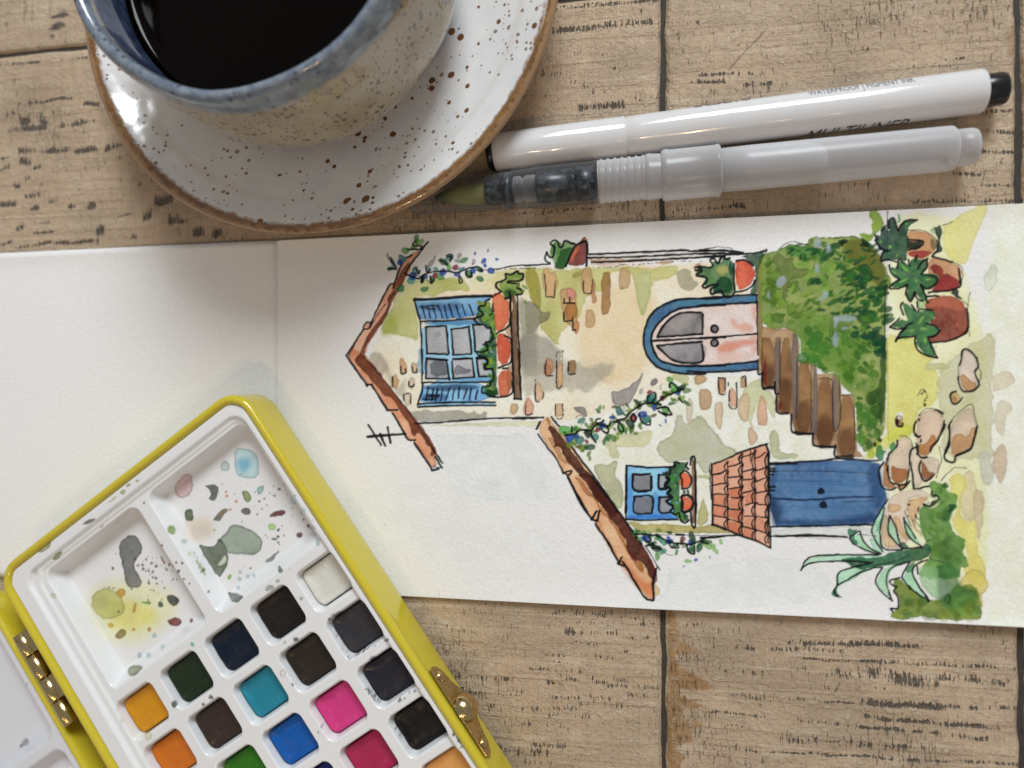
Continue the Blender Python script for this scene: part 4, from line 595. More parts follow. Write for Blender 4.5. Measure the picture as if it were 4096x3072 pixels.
    inks(J, 6.5, '1150 70 1080 140 1000 155', '835 140 740 150 620 160 590 205', '835 150 850 290 950 370 1115 420', '1115 415 1060 300 1000 160', '1020 222 1250 200 1440 120 1510 20', '590 205 650 100 720 40'); inks(I_, 2.5, '485 45 485 280', '1530 1100 1500 1300 1510 1500 1525 1659', '740 320 930 320 1060 390 1110 460', '1310 210 1180 260', '1310 720 1430 800 1420 1000 1380 1050', '460 950 455 1659', '1440 1210 1510 1270'); inks(I_, 2.5, '610 270 660 240 700 220', dry=.2)
    wash(I_('610 110 640 110 655 170 640 230 600 240 620 170'), (110, 186, 140), .9); wash(J('1080 240 1120 260 1080 330'), (196, 206, 140), .6)
    # far-right scrap of washes, stray fine specks
    for _ in range(60):
        x, y = 1400 + 2600 * _rng.rand(), 1000 + 1400 * _rng.rand()
        wash(S(x - 2, y - 2, x + 2, y - 2, x + 2, y + 2, x - 2, y + 2), (120, 110, 96), .5, edge=0, rough=1)
    PIC[:] = np.clip(PIC, .004, None) ** 1.18
    lum = PIC @ np.array([.25, .65, .10]); PIC[:] = lum[..., None] * .10 + PIC * .90
    return PIC
# ---- wear on the boards: rows of short torn strokes left by the saw, traced from the photograph
def comb(cr, x0, y0, x1, y1, Lz, s, dark=(50, 45, 41)):
    p = cr(x0, y0, x1, y1); L = max(Lz / cr.k, 7.0)
    if p[0, 0] > p[1, 0]: p = p[::-1]
    r = box(p, L + 16)
    if r is None: return
    sl, gx, gy = r; _seed[0] += 1; sd = _seed[0]
    d = p[1] - p[0]; ln = max(np.hypot(*d), 1.0); t = (gx - p[0, 0]) / max(d[0], 1.0)
    yc = p[0, 1] + d[1] * np.clip(t, 0, 1) + 10 * (vnoise(gx, gx * 0, 60, sd) - .5)
    over = np.maximum(np.maximum(p[0, 0] - gx, gx - p[1, 0]), 0) / 12.0
    dy = gy - yc
    up = L * 1.05; dn = L * .55
    h = np.where(dy < 0, up, dn)
    m = np.clip(1.15 - np.abs(dy) / h, 0, 1) ** .7 * np.clip(1 - over, 0, 1) * np.clip(.30 + 1.15 * vnoise(gx, gy * .3, 38, sd + 3), 0, 1)
    WEAR[sl] = np.maximum(WEAR[sl], m * min(s * 1.05, 1))
def wear_boards():
    canvas(-60, -60, 4160, 3130, 2.6, (196, 166, 132))
    W1 = Crop(2596, 2372, 1.4747); W2 = Crop(2600, 100, 1.4787); W3 = Crop(2100, 0, 3.16); W4 = Crop(1900, 200, 2.16); W5 = Crop(0, 0, 1.659); Q = Crop(0, 0, 1)
    global WEAR; WEAR = np.zeros((PH, PW))
    # slow tone: grey and pink clouds
    gx, gy = np.meshgrid(PX0 + PST * np.arange(PW), PY0 + PST * np.arange(PH))
    n = fbm(gx, gy * 2.2, 420, 71); n2 = fbm(gx, gy * 3, 160, 77)
    PIC[:] *= (1 - .20 * np.clip((n - .5) * 3, 0, 1))[..., None] * np.array([1, 1, 1.0]); PIC[:] *= 1 + (.16 * np.clip((n2 - .52) * 4, 0, 1))[..., None] * np.array([.75, 1.0, 1.25])
    # bare brown wood along the right board's end
    R = np.random.RandomState(3)
    BR = (170, 128, 78)
    wash(W1('112 100 150 120 175 220 180 290 260 320 345 350 250 360 160 365 190 450 300 500 395 545 400 570 180 566 190 610 260 640 340 672 200 688 190 740 320 772 240 800 250 890 165 900 200 970 180 1060 112 1060'), BR, .85, (150, 102, 50), edge=.0, rough=15, soft=7, rnd=False)
    for _ in range(70):
        y = 120 + 920 * R.rand(); x = 150 + 190 * R.rand() ** 1.6; ink(W1(x, y, x + 2, y + 14 + 26 * R.rand()), 5, a=.45, c=[(196, 168, 136), (170, 128, 78)][R.randint(2)])
    wash(W2('80 0 95 300 78 330 95 470 85 700 75 1000 70 1200 60 1200 66 600'), (176, 134, 84), .6, edge=0, rough=5, soft=5)
    wash(W2('2110 0 2212 0 2212 1100 2160 1060 2190 800 2150 500 2180 300 2100 150'), (150, 112, 70), .55, edge=.05, rough=14, soft=14)
    for a in ((820, 295, 1600, 312, 26, .8), (470, 320, 1200, 345, 24, .5), (900, 391, 1380, 405, 5, 1), (1240, 405, 2200, 450, 20, .6), (370, 450, 720, 485, 30, .4), (880, 455, 1200, 490, 40, .5), (1240, 470, 1700, 545, 56, .85), (1700, 495, 2100, 535, 36, .6), (480, 605, 1000, 640, 22, .5), (1000, 637, 1240, 655, 10, .85), (1240, 650, 1740, 680, 32, .85), (1740, 665, 2200, 690, 20, .7), (300, 693, 700, 740, 12, .7), (830, 748, 1230, 792, 24, .5), (1240, 722, 1330, 730, 20, .6), (1340, 740, 1950, 790, 22, 1.), (1950, 786, 2070, 800, 20, .6), (1240, 797, 1700, 822, 18, .95), (1720, 838, 2000, 862, 24, .8), (440, 782, 620, 796, 8, .5), (780, 868, 1000, 876, 44, .5), (1040, 872, 1250, 886, 14, .6), (1240, 900, 1600, 915, 26, .75), (250, 912, 700, 940, 6, .45), (690, 940, 1260, 962, 12, .95), (1260, 966, 2200, 1012, 16, .75), (210, 180, 330, 190, 40, .35)): comb(W1, *a)
    for a in ((290, 298, 600, 290, 16, .85), (230, 338, 440, 345, 20, .85), (560, 352, 720, 345, 24, .8), (1530, 35, 1870, 50, 9, .5), (1730, 210, 2000, 182, 7, .5), (1500, 245, 1900, 252, 14, .4), (1960, 625, 2200, 640, 20, .75), (1960, 755, 2150, 762, 20, .85), (1790, 875, 1950, 890, 20, .75), (1960, 948, 2200, 950, 16, .65), (1000, 1010, 1070, 1020, 22, .5), (1540, 1042, 2200, 1046, 22, .6), (150, 1090, 280, 1100, 24, .5), (490, 1065, 570, 1080, 30, .6), (1080, 942, 1500, 945, 8, .45), (90, 60, 560, 40, 14, .25), (300, 130, 900, 110, 12, .25), (900, 150, 1500, 140, 12, .25), (1900, 520, 2200, 500, 20, .6)): comb(W2, *a)
    for a in ((310, 118, 1100, 45, 26, 1.), (1100, 42, 1660, 5, 24, 1.), (240, 400, 1000, 340, 60, .75), (1000, 335, 1660, 280, 70, .65), (430, 670, 1000, 695, 50, .38), (1100, 850, 1330, 835, 46, .42), (130, 960, 450, 930, 46, .42), (1400, 1240, 1660, 1245, 40, .5), (700, 1110, 860, 1120, 50, .4)): comb(W3, *a)
    for a in ((900, 505, 1280, 480, 54, .85), (1380, 435, 1580, 420, 40, .6), (480, 585, 1000, 562, 22, .35), (300, 420, 800, 380, 30, .3), (560, 1390, 1600, 1330, 30, .4), (300, 1420, 800, 1400, 24, .5), (1700, 1390, 2212, 1350, 20, .6)): comb(W4, *a)
    for a in ((0, 432, 570, 382, 16, 1.), (0, 540, 120, 525, 26, .45), (170, 684, 470, 652, 18, .9), (560, 695, 655, 688, 22, 1.), (50, 760, 115, 745, 34, .5), (55, 872, 300, 845, 30, 1.), (135, 812, 190, 806, 44, .95), (262, 810, 300, 812, 60, .7), (400, 845, 640, 805, 32, .8), (0, 1052, 60, 1042, 16, .85), (130, 1006, 440, 1002, 34, 1.), (500, 1006, 635, 988, 32, .9), (700, 995, 835, 958, 34, .95), (640, 1072, 720, 1070, 46, .65), (130, 1070, 200, 1078, 44, .85), (0, 1130, 60, 1114, 30, .6), (225, 1125, 265, 1115, 26, .8), (165, 1190, 190, 1186, 24, .7), (95, 1240, 130, 1238, 34, .8), (0, 1366, 100, 1358, 30, .85), (170, 1315, 255, 1300, 28, .75), (205, 1392, 255, 1380, 32, .85), (455, 1378, 492, 1375, 26, .75), (575, 1378, 645, 1362, 36, .95), (330, 1336, 372, 1326, 26, .65), (225, 1484, 335, 1476, 30, .85), (108, 1526, 155, 1510, 36, .95), (220, 1552, 350, 1534, 14, .85), (645, 1540, 680, 1530, 56, .85), (0, 1632, 85, 1606, 22, .95), (100, 1650, 335, 1614, 18, 1.), (360, 1616, 650, 1602, 20, .85), (1030, 1338, 1140, 1330, 54, 1.), (1125, 1475, 1185, 1460, 56, .95), (955, 1444, 1005, 1425, 52, .8), (1195, 1474, 1235, 1470, 30, .85), (1285, 1548, 1345, 1540, 52, 1.), (1415, 1556, 1465, 1548, 52, 1.), (870, 1580, 905, 1572, 30, .65), (780, 1440, 860, 1420, 16, .6), (0, 100, 60, 90, 20, .3)): comb(W5, *a)
    for x, y, rx, ry in ((400, 105, 60, 14), (390, 165, 46, 18), (365, 195, 40, 12), (345, 235, 14, 14), (925, 1220, 11, 11), (130, 690, 8, 8)): blob(W5, x, y, rx, ry, -8, (60, 54, 50), a=.9, edge=0, rough=6)
    for x in (165, 215, 335): ink(W5(x, 0, x - 4, 200 - .3 * x), 5, a=.5, c=(120, 84, 44))
    # left-hand boards under the sketchbook, random lighter rows everywhere
    for _ in range(46):
        x = 1750 + 820 * R.rand(); y = 2440 + 620 * R.rand(); l = 60 + 220 * R.rand()
        comb(Q, x, y, min(x + l, 2640), y + 10, 10 + 12 * R.rand(), .2 + .4 * R.rand())
    for _ in range(90):
        x = 4000 * R.rand(); y = (20 + 900 * R.rand()) if R.rand() < .75 else 2430 + 620 * R.rand(); l = 40 + 160 * R.rand()
        comb(Q, x, y, x + l, y - l * .06 if y < 1000 else y + l * .05, 7 + 9 * R.rand(), .12 + .28 * R.rand())
    for _ in range(260):
        x = 4096 * R.rand(); y = (950 * R.rand()) if R.rand() < .7 else 2400 + 660 * R.rand(); s = 2 + 5 * R.rand()
        blob(Q, x, y, s * .6, s * 1.6, 8 * R.randn(), (92, 78, 60), a=.3 + .5 * R.rand(), edge=0, rough=2)
    ink(W2(468, 262, 560, 160, 640, 80, 682, 35), 4, a=.75, c=(80, 70, 56)); ink(W1(1100, 580, 1128, 525), 6, a=.8, c=(70, 60, 50)); ink(W1(1130, 350, 1152, 388), 4, a=.5, c=(90, 76, 60)); ink(W1(1218, 530, 1235, 585), 4, a=.6, c=(90, 76, 60))
    for l in ('570 570 1100 525 1660 480', '220 495 800 450 1300 395', '580 1200 1100 1165'): ink(W3(l), 5, a=.30, c=(232, 214, 190))  # pale lines: light catching the ridges along the rows, painted into the colour
    for l in ('150 366 600 372 900 388', '250 905 700 925'): ink(W1(l), 4, a=.35, c=(226, 206, 180))  # painted ridge highlights on the right board
    PIC[:] = np.clip(PIC, .03, 1.3)
def sample_wear(px, py):
    x = np.clip(((px - PX0) / PST).astype(int), 0, PW - 1); y = np.clip(((py - PY0) / PST).astype(int), 0, PH - 1); return WEAR[y, x]
# ================================================================ tabletop: weathered planks
def plank_material(name, seed, tint=1.0):
    s = NT(name); v = s.map(s.coord(), (1000, 1000, 1000), (37.0 * seed, 91.0 * seed, 0))
    grain = s.noise(s.map(v, (2.4, .06, 1)), 1, 4, .6)
    band = s.noise(s.map(v, (.010, .22, 1), (2, 6, 0)), 1, 3); cloud = s.noise(s.map(v, (.03, .03, 1)), 1, 3); pit = s.noise(s.map(v, (1.1, .8, 1)), 1, 4, .65)
    c = s.mix(s.ramp(cloud, .35, .68), (.555 * tint, .415 * tint, .278 * tint), (.47 * tint, .35 * tint, .235 * tint))
    c = s.mix(s.math('MULTIPLY', s.ramp(grain, .40, .74), .30), c, (.34, .235, .14))
    a = s.n('Attribute', out=0, attribute_name='paint'); wr = s.n('Attribute', out=2, attribute_name='wear')
    vw = s.n('CombineXYZ', {0: s.math('ADD', s.xyz(v, 0), s.math('MULTIPLY', s.noise(s.map(v, (.5, .5, 1)), 1, 2), .9)), 1: s.xyz(v, 1), 2: 0.0})
    st = s.noise(s.map(vw, (1.9, .26, 1), (5, 3, 0)), 1, 3, .6); st2 = s.noise(s.map(vw, (4.5, 1.2, 1), (8, 1, 0)), 1, 2)
    k = s.math('ADD', wr, s.math('ADD', s.math('MULTIPLY', s.math('ADD', st, -.5), 3.0), s.math('MULTIPLY', s.math('ADD', st2, -.5), .7)))
    dark = s.math('MULTIPLY', s.ramp(k, .50, .82), s.ramp(wr, .02, .26))
    loose = s.math('MULTIPLY', s.ramp(s.math('ADD', st, s.math('MULTIPLY', cloud, .6)), .94, 1.08), .60)
    dark = s.math('MAXIMUM', dark, loose)
    c = s.mix(1.0, c, a, 'MULTIPLY')
    soft = s.math('MULTIPLY', s.ramp(s.math('ADD', wr, s.math('MULTIPLY', s.math('ADD', st, -.5), 1.6)), .25, .85), s.ramp(wr, .02, .4))
    c = s.mix(s.math('MULTIPLY', soft, .50), c, (.20, .165, .125))
    tint_ = s.ramp(s.noise(s.map(v, (.55, .10, 1), (4, 9, 0)), 1, 4, .65), .46, .70); c = s.mix(s.math('MULTIPLY', tint_, .26), c, (.30, .225, .15))
    chalk = s.ramp(s.noise(s.map(v, (.30, .42, 1), (14, 2, 0)), 1, 5, .7), .50, .66); c = s.mix(s.math('MULTIPLY', chalk, .34), c, (.66, .56, .44))
    lip = s.math('MULTIPLY', s.math('SUBTRACT', s.ramp(k, .30, .62), dark), s.ramp(wr, .10, .5))
    c = s.mix(s.math('MULTIPLY', s.math('MAXIMUM', lip, 0.0), .22), c, (.70, .60, .47))
    s.set('color', s.mix(s.math('MULTIPLY', dark, .86), c, s.mix(s.ramp(st2, .35, .65), (.040, .034, .030), (.13, .105, .08))))
    h = s.math('SUBTRACT', s.math('ADD', s.math('ADD', s.math('MULTIPLY', grain, .22), s.math('MULTIPLY', pit, .75)), s.math('MULTIPLY', s.math('ADD', chalk, s.ramp(band, .45, .60)), .28)), s.math('MULTIPLY', dark, 1.0))
    s.set('normal', s.bump(h, 1.0, .0007))
    s.set('rough', s.math('ADD', s.ramp(cloud, .3, .7, .36, .50), s.math('MULTIPLY', pit, .12))); s.set('spec', .4)
    return s.m
def plank(x0, x1, y0, y1, m, parent, rz=0.0):
    """one board, lengths in metres in its own frame; its rim is worn down unevenly"""
    L, W = x1 - x0, y1 - y0
    def cuts(l, o, wins):
        e = np.array([0, .0002, .0005, .0009, .0014, .0022]); c = [e, np.linspace(.005, l - .005, int(l / .004)), l - e]
        for a, b in wins: c.append(np.arange(max(a - o, .003), min(b - o, l - .003), .00034))
        c = np.unique(np.round(np.concatenate(c), 5)); return c[np.concatenate([[True], np.diff(c) > .00008])]
    X, Y = np.meshgrid(cuts(L, x0, [(-.225, .098)]), cuts(W, y0, [(.043, .122), (-.116, -.056)]))
    d = np.minimum(np.minimum(X, L - X), np.minimum(Y, W - Y)) * 1000
    ww = 1.2 + 1.3 * fbm(X * 1000 + x0 * 5000, Y * 1000 + y0 * 3000, 7, 3)
    t = np.clip(d / ww, 0, 1); Z = -.0010 * (1 - t) ** 2 * (d < ww)
    jx = .0011 * (fbm(Y * 1000, X * 0 + x0 * 999, 9, 5) - .5) * (np.minimum(X, L - X) < .001); jy = .0006 * (fbm(X * 1000, Y * 0 + y0 * 999, 9, 6) - .5) * (np.minimum(Y, W - Y) < .001)
    V = np.stack([X + jx, Y + jy, Z], -1)
    # skirt down the sides
    top = np.concatenate([V[:1], V, V[-1:]], 0); top = np.concatenate([top[:, :1], top, top[:, -1:]], 1)
    top[0, :, 2] = top[-1, :, 2] = -.018; top[:, 0, 2] = top[:, -1, 2] = -.018
    px, py = to_px((top + np.array([x0, y0, 0])).reshape(-1, 3)); o = grid_mesh('plank', top, m, parent, sample(px, py)); wa = o.data.attributes.new('wear', 'FLOAT', 'POINT'); wa.data.foreach_set('value', sample_wear(px, py).astype(np.float32)); o.location = (x0, y0, 0); o.rotation_euler = (0, 0, rz); return o
wear_boards()
table = tag(empty('tabletop'), 'weathered pale wooden tabletop of wide boards with dark scuffs', kind='structure')
jx = float(np.mean([P(2631, 0)[0], P(2648, 850)[0], P(2667, 2450)[0], P(2666, 3072)[0]])); jr = float(np.mean([P(4072, 100)[0], P(4080, 800)[0], P(4096, 2507)[0]]))
jl = P(150, 202)[1]; rl = math.atan2(P(340, 185)[1] - P(0, 215)[1], P(340, 185)[0] - P(0, 215)[0])
g = .00072
plank(-.33, jx - g, -.24, jl - .0006, plank_material('pale board', 1, 1.0), table)
plank(-.33, jx - g, jl + .0006, .24, plank_material('pale board, upper', 2, .96), table)
plank(jx + g, jr - g, -.24, .24, plank_material('pale board, right', 3, 1.0), table)
plank(jr + g, .26, -.24, .24, plank_material('pale board, far right', 4, .92), table)
fil = NT('dark joint filler', rough=.8); fil.set('color', fil.mix(fil.noise(fil.map(fil.coord(), (1500, 400, 1)), 1, 3), (.010, .009, .008), (.07, .058, .045)))
for (a, b, c_, d) in ((jx - .004, jx + .004, -.24, .24), (jr - .004, jr + .004, -.24, .24), (-.33, jx - .004, jl - .003, jl + .003)):
    v = [(a, c_, -.0012), (b, c_, -.0012), (b, d, -.0012), (a, d, -.0012), (a, c_, -.010), (b, c_, -.010), (b, d, -.010), (a, d, -.010)]
    pyd('joint_filler', v, [(0, 1, 2, 3), (7, 6, 5, 4), (0, 4, 5, 1), (1, 5, 6, 2), (2, 6, 7, 3), (3, 7, 4, 0)], fil.m, table, False)

# ================================================================ folding sketchbook with the painting
def paper_material():
    s = NT('watercolour paper', rough=.92, spec=.2)
    o = s.map(s.coord(), (1000, 1000, 1000))
    a = s.n('Attribute', out=0, attribute_name='paint')
    pulp = s.noise(s.map(o, (1.1, 1.1, 1)), 1, 4, .6); lay = s.noise(s.map(o, (1.6, .55, 1), (8, 3, 0)), 1, 2)
    base = s.mix(s.ramp(pulp, .3, .7), (.865, .855, .835), (.835, .822, .80))
    gran = s.mix(s.ramp(s.noise(s.map(o, (4, 4, 1)), 1, 2), .35, .65), (.97, .97, .97), (1.03, 1.03, 1.03))
    s.set('color', s.mix(1.0, s.mix(1.0, base, a, 'MULTIPLY'), gran, 'MULTIPLY'))
    h = s.math('ADD', pulp, s.math('MULTIPLY', lay, .7))
    s.set('normal', s.bump(h, .62, .00024))
    return s.m
paper = paper_material()
paint_picture()
book = tag(empty('sketchbook', (0, 0, 0)), 'white folding sketchbook opened flat with a watercolour of a terracotta-roofed cottage', 'sketchbook')
FOLD1, FOLD2 = float(P(1105, 1650, .001)[0]), float(P(3550, 1650, .0015)[0])
PAGE = FOLD2 - FOLD1
def page_z(x):
    """how far the sheet stands off the boards"""
    z = np.interp(x, [FOLD1 - PAGE, FOLD1 - .09, FOLD1, -.06, .0, FOLD2, FOLD2 + .05, FOLD2 + PAGE], [.0003, .0010, .0007, .0012, .0017, .0016, .0024, .0010])
    for f, dz in ((FOLD1, -.0005), (FOLD2, .0004)): z = z + dz * np.exp(-np.abs(x - f) / .0025)
    return z
def page(x0, x1, fine):
    xs = np.linspace(x0, x1, 60) if fine is None else np.concatenate([np.arange(x0, fine, .0002), np.linspace(fine, x1, 30)]) if fine < x1 - .001 else np.arange(x0, x1 + 1e-6, .0002)
    xs[-1] = x1
    ys = np.linspace(0, 1, 60) if fine is None else np.linspace(0, 1, 526)
    X, T = np.meshgrid(xs, ys)
    yb = -.05955 + .0062 * X; yt = .0459 + .0065 * X
    Y = yb + (yt - yb) * T
    Zt = page_z(X) + .0004 * (fbm(X * 1000, Y * 1000, 45, 2) - .5) + .0007 * np.clip((T - .93) / .07, 0, 1) ** 2 + .0006 * np.clip((.07 - T) / .07, 0, 1) ** 2 * np.clip((X + .06) / .05, 0, 1)
    Zt = np.maximum(Zt, .0005)
    V = np.stack([X, Y, Zt], -1)
    def rim(V, t):   # turn the edge down by the sheet's thickness and close the underside
        R = V.copy(); R[..., 2] -= t; return R
    U = rim(V, .00045)
    S = np.concatenate([U[:1], V, U[-1:]], 0)
    S = np.concatenate([np.concatenate([U[:1, :1], U[:, :1], U[-1:, :1]], 0), S, np.concatenate([U[:1, -1:], U[:, -1:], U[-1:, -1:]], 0)], 1)
    px, py = to_px(S.reshape(-1, 3)); C_ = sample(px, py)
    return grid_mesh('page', S, paper, book, C_)
gap = 2e-5
page(FOLD1 - PAGE, FOLD1 - gap, None); page(FOLD1 + gap, FOLD2 - gap, FOLD2); page(FOLD2 + gap, FOLD2 + PAGE, .115)

# ================================================================ saucer, cup, coffee
SX, SY = -.0941, .1128
def glaze_spots(s, o, scale, hi, dens_lo, dens_hi, seed=0):
    """iron speckles: cells with a random size, thinned out by a slow noise"""
    v = s.map(o, (1000, 1000, 1000), (seed, seed * 2, 0))
    w = s.n('MixRGB', {0: .22, 1: v, 2: s.noise(v, 1.3, 2, out=1)}, blend_type='ADD')
    nd = s.t.nodes.new('ShaderNodeTexVoronoi'); s.put(nd.inputs['Vector'], w); nd.inputs['Scale'].default_value = scale
    r = s.math('POWER', s.xyz(nd.outputs['Color'], 0), 3.0)
    size = s.math('MULTIPLY', s.math('MULTIPLY', r, hi), s.ramp(s.noise(v, .06, 2), dens_lo, dens_hi))
    return s.ramp(s.math('SUBTRACT', nd.outputs['Distance'], size), .05, -.04)
def saucer_material():
    s = NT('speckled white glaze', rough=.10, spec=.6); o = s.coord()
    r = s.math('MULTIPLY', s.n('VectorMath', {0: s.n('CombineXYZ', {0: s.xyz(o, 0), 1: s.xyz(o, 1), 2: 0.0})}, 'Value', operation='LENGTH'), 1000)
    n = s.noise(s.map(o, (1000, 1000, 1000)), .45, 4, .65); n2 = s.noise(s.map(o, (1000, 1000, 1000)), .12, 2)
    c = s.mix(s.ramp(n2, .35, .65), (.78, .78, .775), (.73, .74, .75))
    m1 = glaze_spots(s, o, .36, .50, .42, .60); m2 = glaze_spots(s, o, .75, .55, .36, .56, 40)
    c = s.mix(s.math('MAXIMUM', m1, s.math('MULTIPLY', m2, .8)), c, (.17, .075, .028))
    rr = s.math('ADD', r, s.math('MULTIPLY', s.math('ADD', n, -.5), 2.6))
    c = s.mix(s.ramp(rr, 66.5, 67.9), c, s.mix(s.ramp(n, .35, .65), (.155, .070, .022), (.26, .135, .05)))
    c = s.mix(s.ramp(rr, 68.6, 69.6), c, (.33, .20, .10))
    below = s.ramp(s.math('MULTIPLY', s.xyz(o, 2), 1000), 15.6, 14.0)
    c = s.mix(s.math('MULTIPLY', below, s.ramp(r, 58, 64)), c, (.46, .33, .20))
    s.set('color', c); s.set('normal', s.bump(s.noise(s.map(o, (1000, 1000, 1000)), .08, 2), .25, .0012)); s.set('coat', .3); s.set('coat rough', .04)
    return s.m
prof = spline([(0, 2.2), (26, 2.2), (28, 0.2), (31, 0.2), (33, 2.6), (48, 6.2), (62, 11.0), (68, 14.6), (70.0, 16.6), (70.2, 17.8), (69.0, 18.6), (67.2, 18.2), (62, 15.6), (54, 12.2), (46, 9.6), (38, 8.2), (20, 8.0), (0, 8.0)], 5)
sau = lathe('saucer', [(r / 1000, h / 1000) for r, h in prof], saucer_material(), None, 160, loc=(SX, SY, 0), wob=lambda a, r, h: .0006 * math.sin(2 * a + 1.1) * (r / .07) + .0003 * math.sin(5 * a) * (r / .07))
tag(sau, 'white speckled stoneware saucer with a brown glazed rim under the cup', 'saucer')
KX, KY, KZ = -.0956, .1105, .0080
def cup_material():
    s = NT('speckled stoneware glaze', rough=.12, spec=.55); o = s.coord(); z = s.math('MULTIPLY', s.xyz(o, 2), 1000)
    p = s.map(o, (1000, 1000, 1000)); n = s.noise(p, .30, 4, .6); slow = s.noise(p, .06, 2)
    r = s.math('MULTIPLY', s.n('VectorMath', {0: s.n('CombineXYZ', {0: s.xyz(o, 0), 1: s.xyz(o, 1), 2: 0.0})}, 'Value', operation='LENGTH'), 1000)
    body = s.mix(s.ramp(slow, .38, .62), (.35, .275, .175), (.42, .355, .255))
    body = s.mix(s.ramp(z, 16, 4), body, (.50, .48, .43))
    m1 = glaze_spots(s, o, .62, .55, .28, .52, 11); m2 = glaze_spots(s, o, 1.2, .55, .30, .52, 70)
    body = s.mix(s.math('MULTIPLY', s.math('MAXIMUM', m1, m2), .85), body, (.085, .060, .045))
    blue = s.mix(s.ramp(n, .35, .68), (.125, .155, .205), (.23, .265, .31)); blue = s.mix(s.math('MULTIPLY', m1, .7), blue, (.03, .035, .05))
    zz = s.math('ADD', z, s.math('MULTIPLY', s.math('ADD', n, -.5), 2.4))
    c = s.mix(s.ramp(zz, 38.6, 40.6), body, blue)
    inner = s.ramp(r, 42.2, 41.4)
    c = s.mix(s.math('MULTIPLY', inner, s.ramp(z, 44.6, 44.2)), c, s.mix(s.ramp(zz, 42.2, 43.4), s.mix(s.ramp(n, .35, .65), (.026, .036, .080), (.060, .080, .145)), (.30, .27, .21)))
    s.set('color', c); s.set('normal', s.bump(s.noise(p, .22, 3), .10, .0008)); s.set('coat', .5); s.set('coat rough', .06)
    return s.m
cup = tag(empty('coffee_cup', (KX, KY, KZ)), 'beige speckled stoneware cup with a blue-grey rim and blue inside', 'cup')
cp = spline([(0, 2.0), (24, 2.0), (26, .1), (30, .1), (34, 2.0), (41, 6.2), (45.0, 12.5), (45.9, 20), (45.6, 32), (45.0, 41), (44.6, 44.6), (43.6, 46.2), (42.2, 46.2), (41.2, 44.8), (40.8, 40), (40.4, 28), (39.2, 16), (34, 8.5), (24, 6.2), (0, 6.0)], 5)
lathe('cup_body', [(r / 1000, h / 1000) for r, h in cp], cup_material(), cup, 160, wob=lambda a, r, h: .0005 * math.sin(2 * a + .6) * (r / .045) + .00025 * math.sin(7 * a + h * 300) * (r / .045))
cof = NT('black coffee', rough=.03, color=(.0018, .0008, .0003), spec=.12)
coffee = lathe('coffee', [(r / 1000, h / 1000) for r, h in [(0, 29.0), (20, 29.0), (36.5, 29.0), (38.4, 29.12), (39.4, 29.5), (39.9, 30.2), (40.05, 31.0)]], cof.m, None, 160, loc=(KX, KY, KZ))
tag(coffee, 'dark black coffee filling the blue-lined cup', 'coffee')

# ================================================================ pens
def axis_pts(a, b, z):
    return P(*a, z), P(*b, z)
def along(p0, p1, px, z):
    """distance along the pen's axis of the axis point seen at photo column px"""
    lo, hi = -.05, .3; d = (p1 - p0) / np.linalg.norm(p1 - p0)
    for _ in range(50):
        m = (lo + hi) / 2; x, _y = to_px((p0 + d * m)[None]); lo, hi = (m, hi) if x[0] < px else (lo, m)
    return lo
pen_white = NT('white pen lacquer', color=(.70, .69, .69), rough=.12, spec=.55, coat=.4).m
ink_black = NT('black pen plastic', color=(.008, .008, .009), rough=.22).m
R0 = .0054
a0, a1 = axis_pts((1955, 617), (4020, 353), R0)
pd = (a1 - a0) / np.linalg.norm(a1 - a0); AX = (tuple(a0), tuple(a1)); s_ = lambda px: along(a0, a1, px, R0)
pen = tag(empty('fineliner_pen', tuple(a0 * np.array([1, 1, 0]))), 'glossy white fineliner pen with black cap tip and black end plug', 'pen')
pen_off = Vector(pen.location)
def pen_part(name, prof, m, AXx=AX, par=pen, seg=64):
    o = lathe(name, prof, m, None, seg, axis=AXx); o.parent = par; o.matrix_parent_inverse = Matrix.Translation(-Vector(par.location)); return o
t0, t1, t2, t3, t4 = s_(1953), s_(1978), s_(2506), s_(3930), s_(4022)
pen_part('cap_tip', [(0, t0), (.0040, t0), (.0046, t0 + .0004), (.0048, t1 + .0002), (0, t1 + .0002)], ink_black)
pen_part('cap', [(0, t1), (.0045, t1), (.0050, t1 + .0003), (.00535, t1 + .0016), (.0054, t1 + .004), (.0054, t2 - .0003), (.0053, t2 - .0001), (.0048, t2)], pen_white)
pen_part('barrel', [(.0046, t2 - .002), (.0050, t2 + .0001), (.00515, t2 + .0004), (.00525, t2 + .004), (.0054, t2 + .03), (.0054, t3 - .001), (.0053, t3 - .0003), (.0049, t3), (0, t3)], pen_white)
pen_part('end_plug', [(0, t3 - .001), (.0038, t3 - .001), (.0040, t3 + .0002), (.0040, t4 - .001), (.0037, t4 - .0002), (.0030, t4), (0, t4)], ink_black)
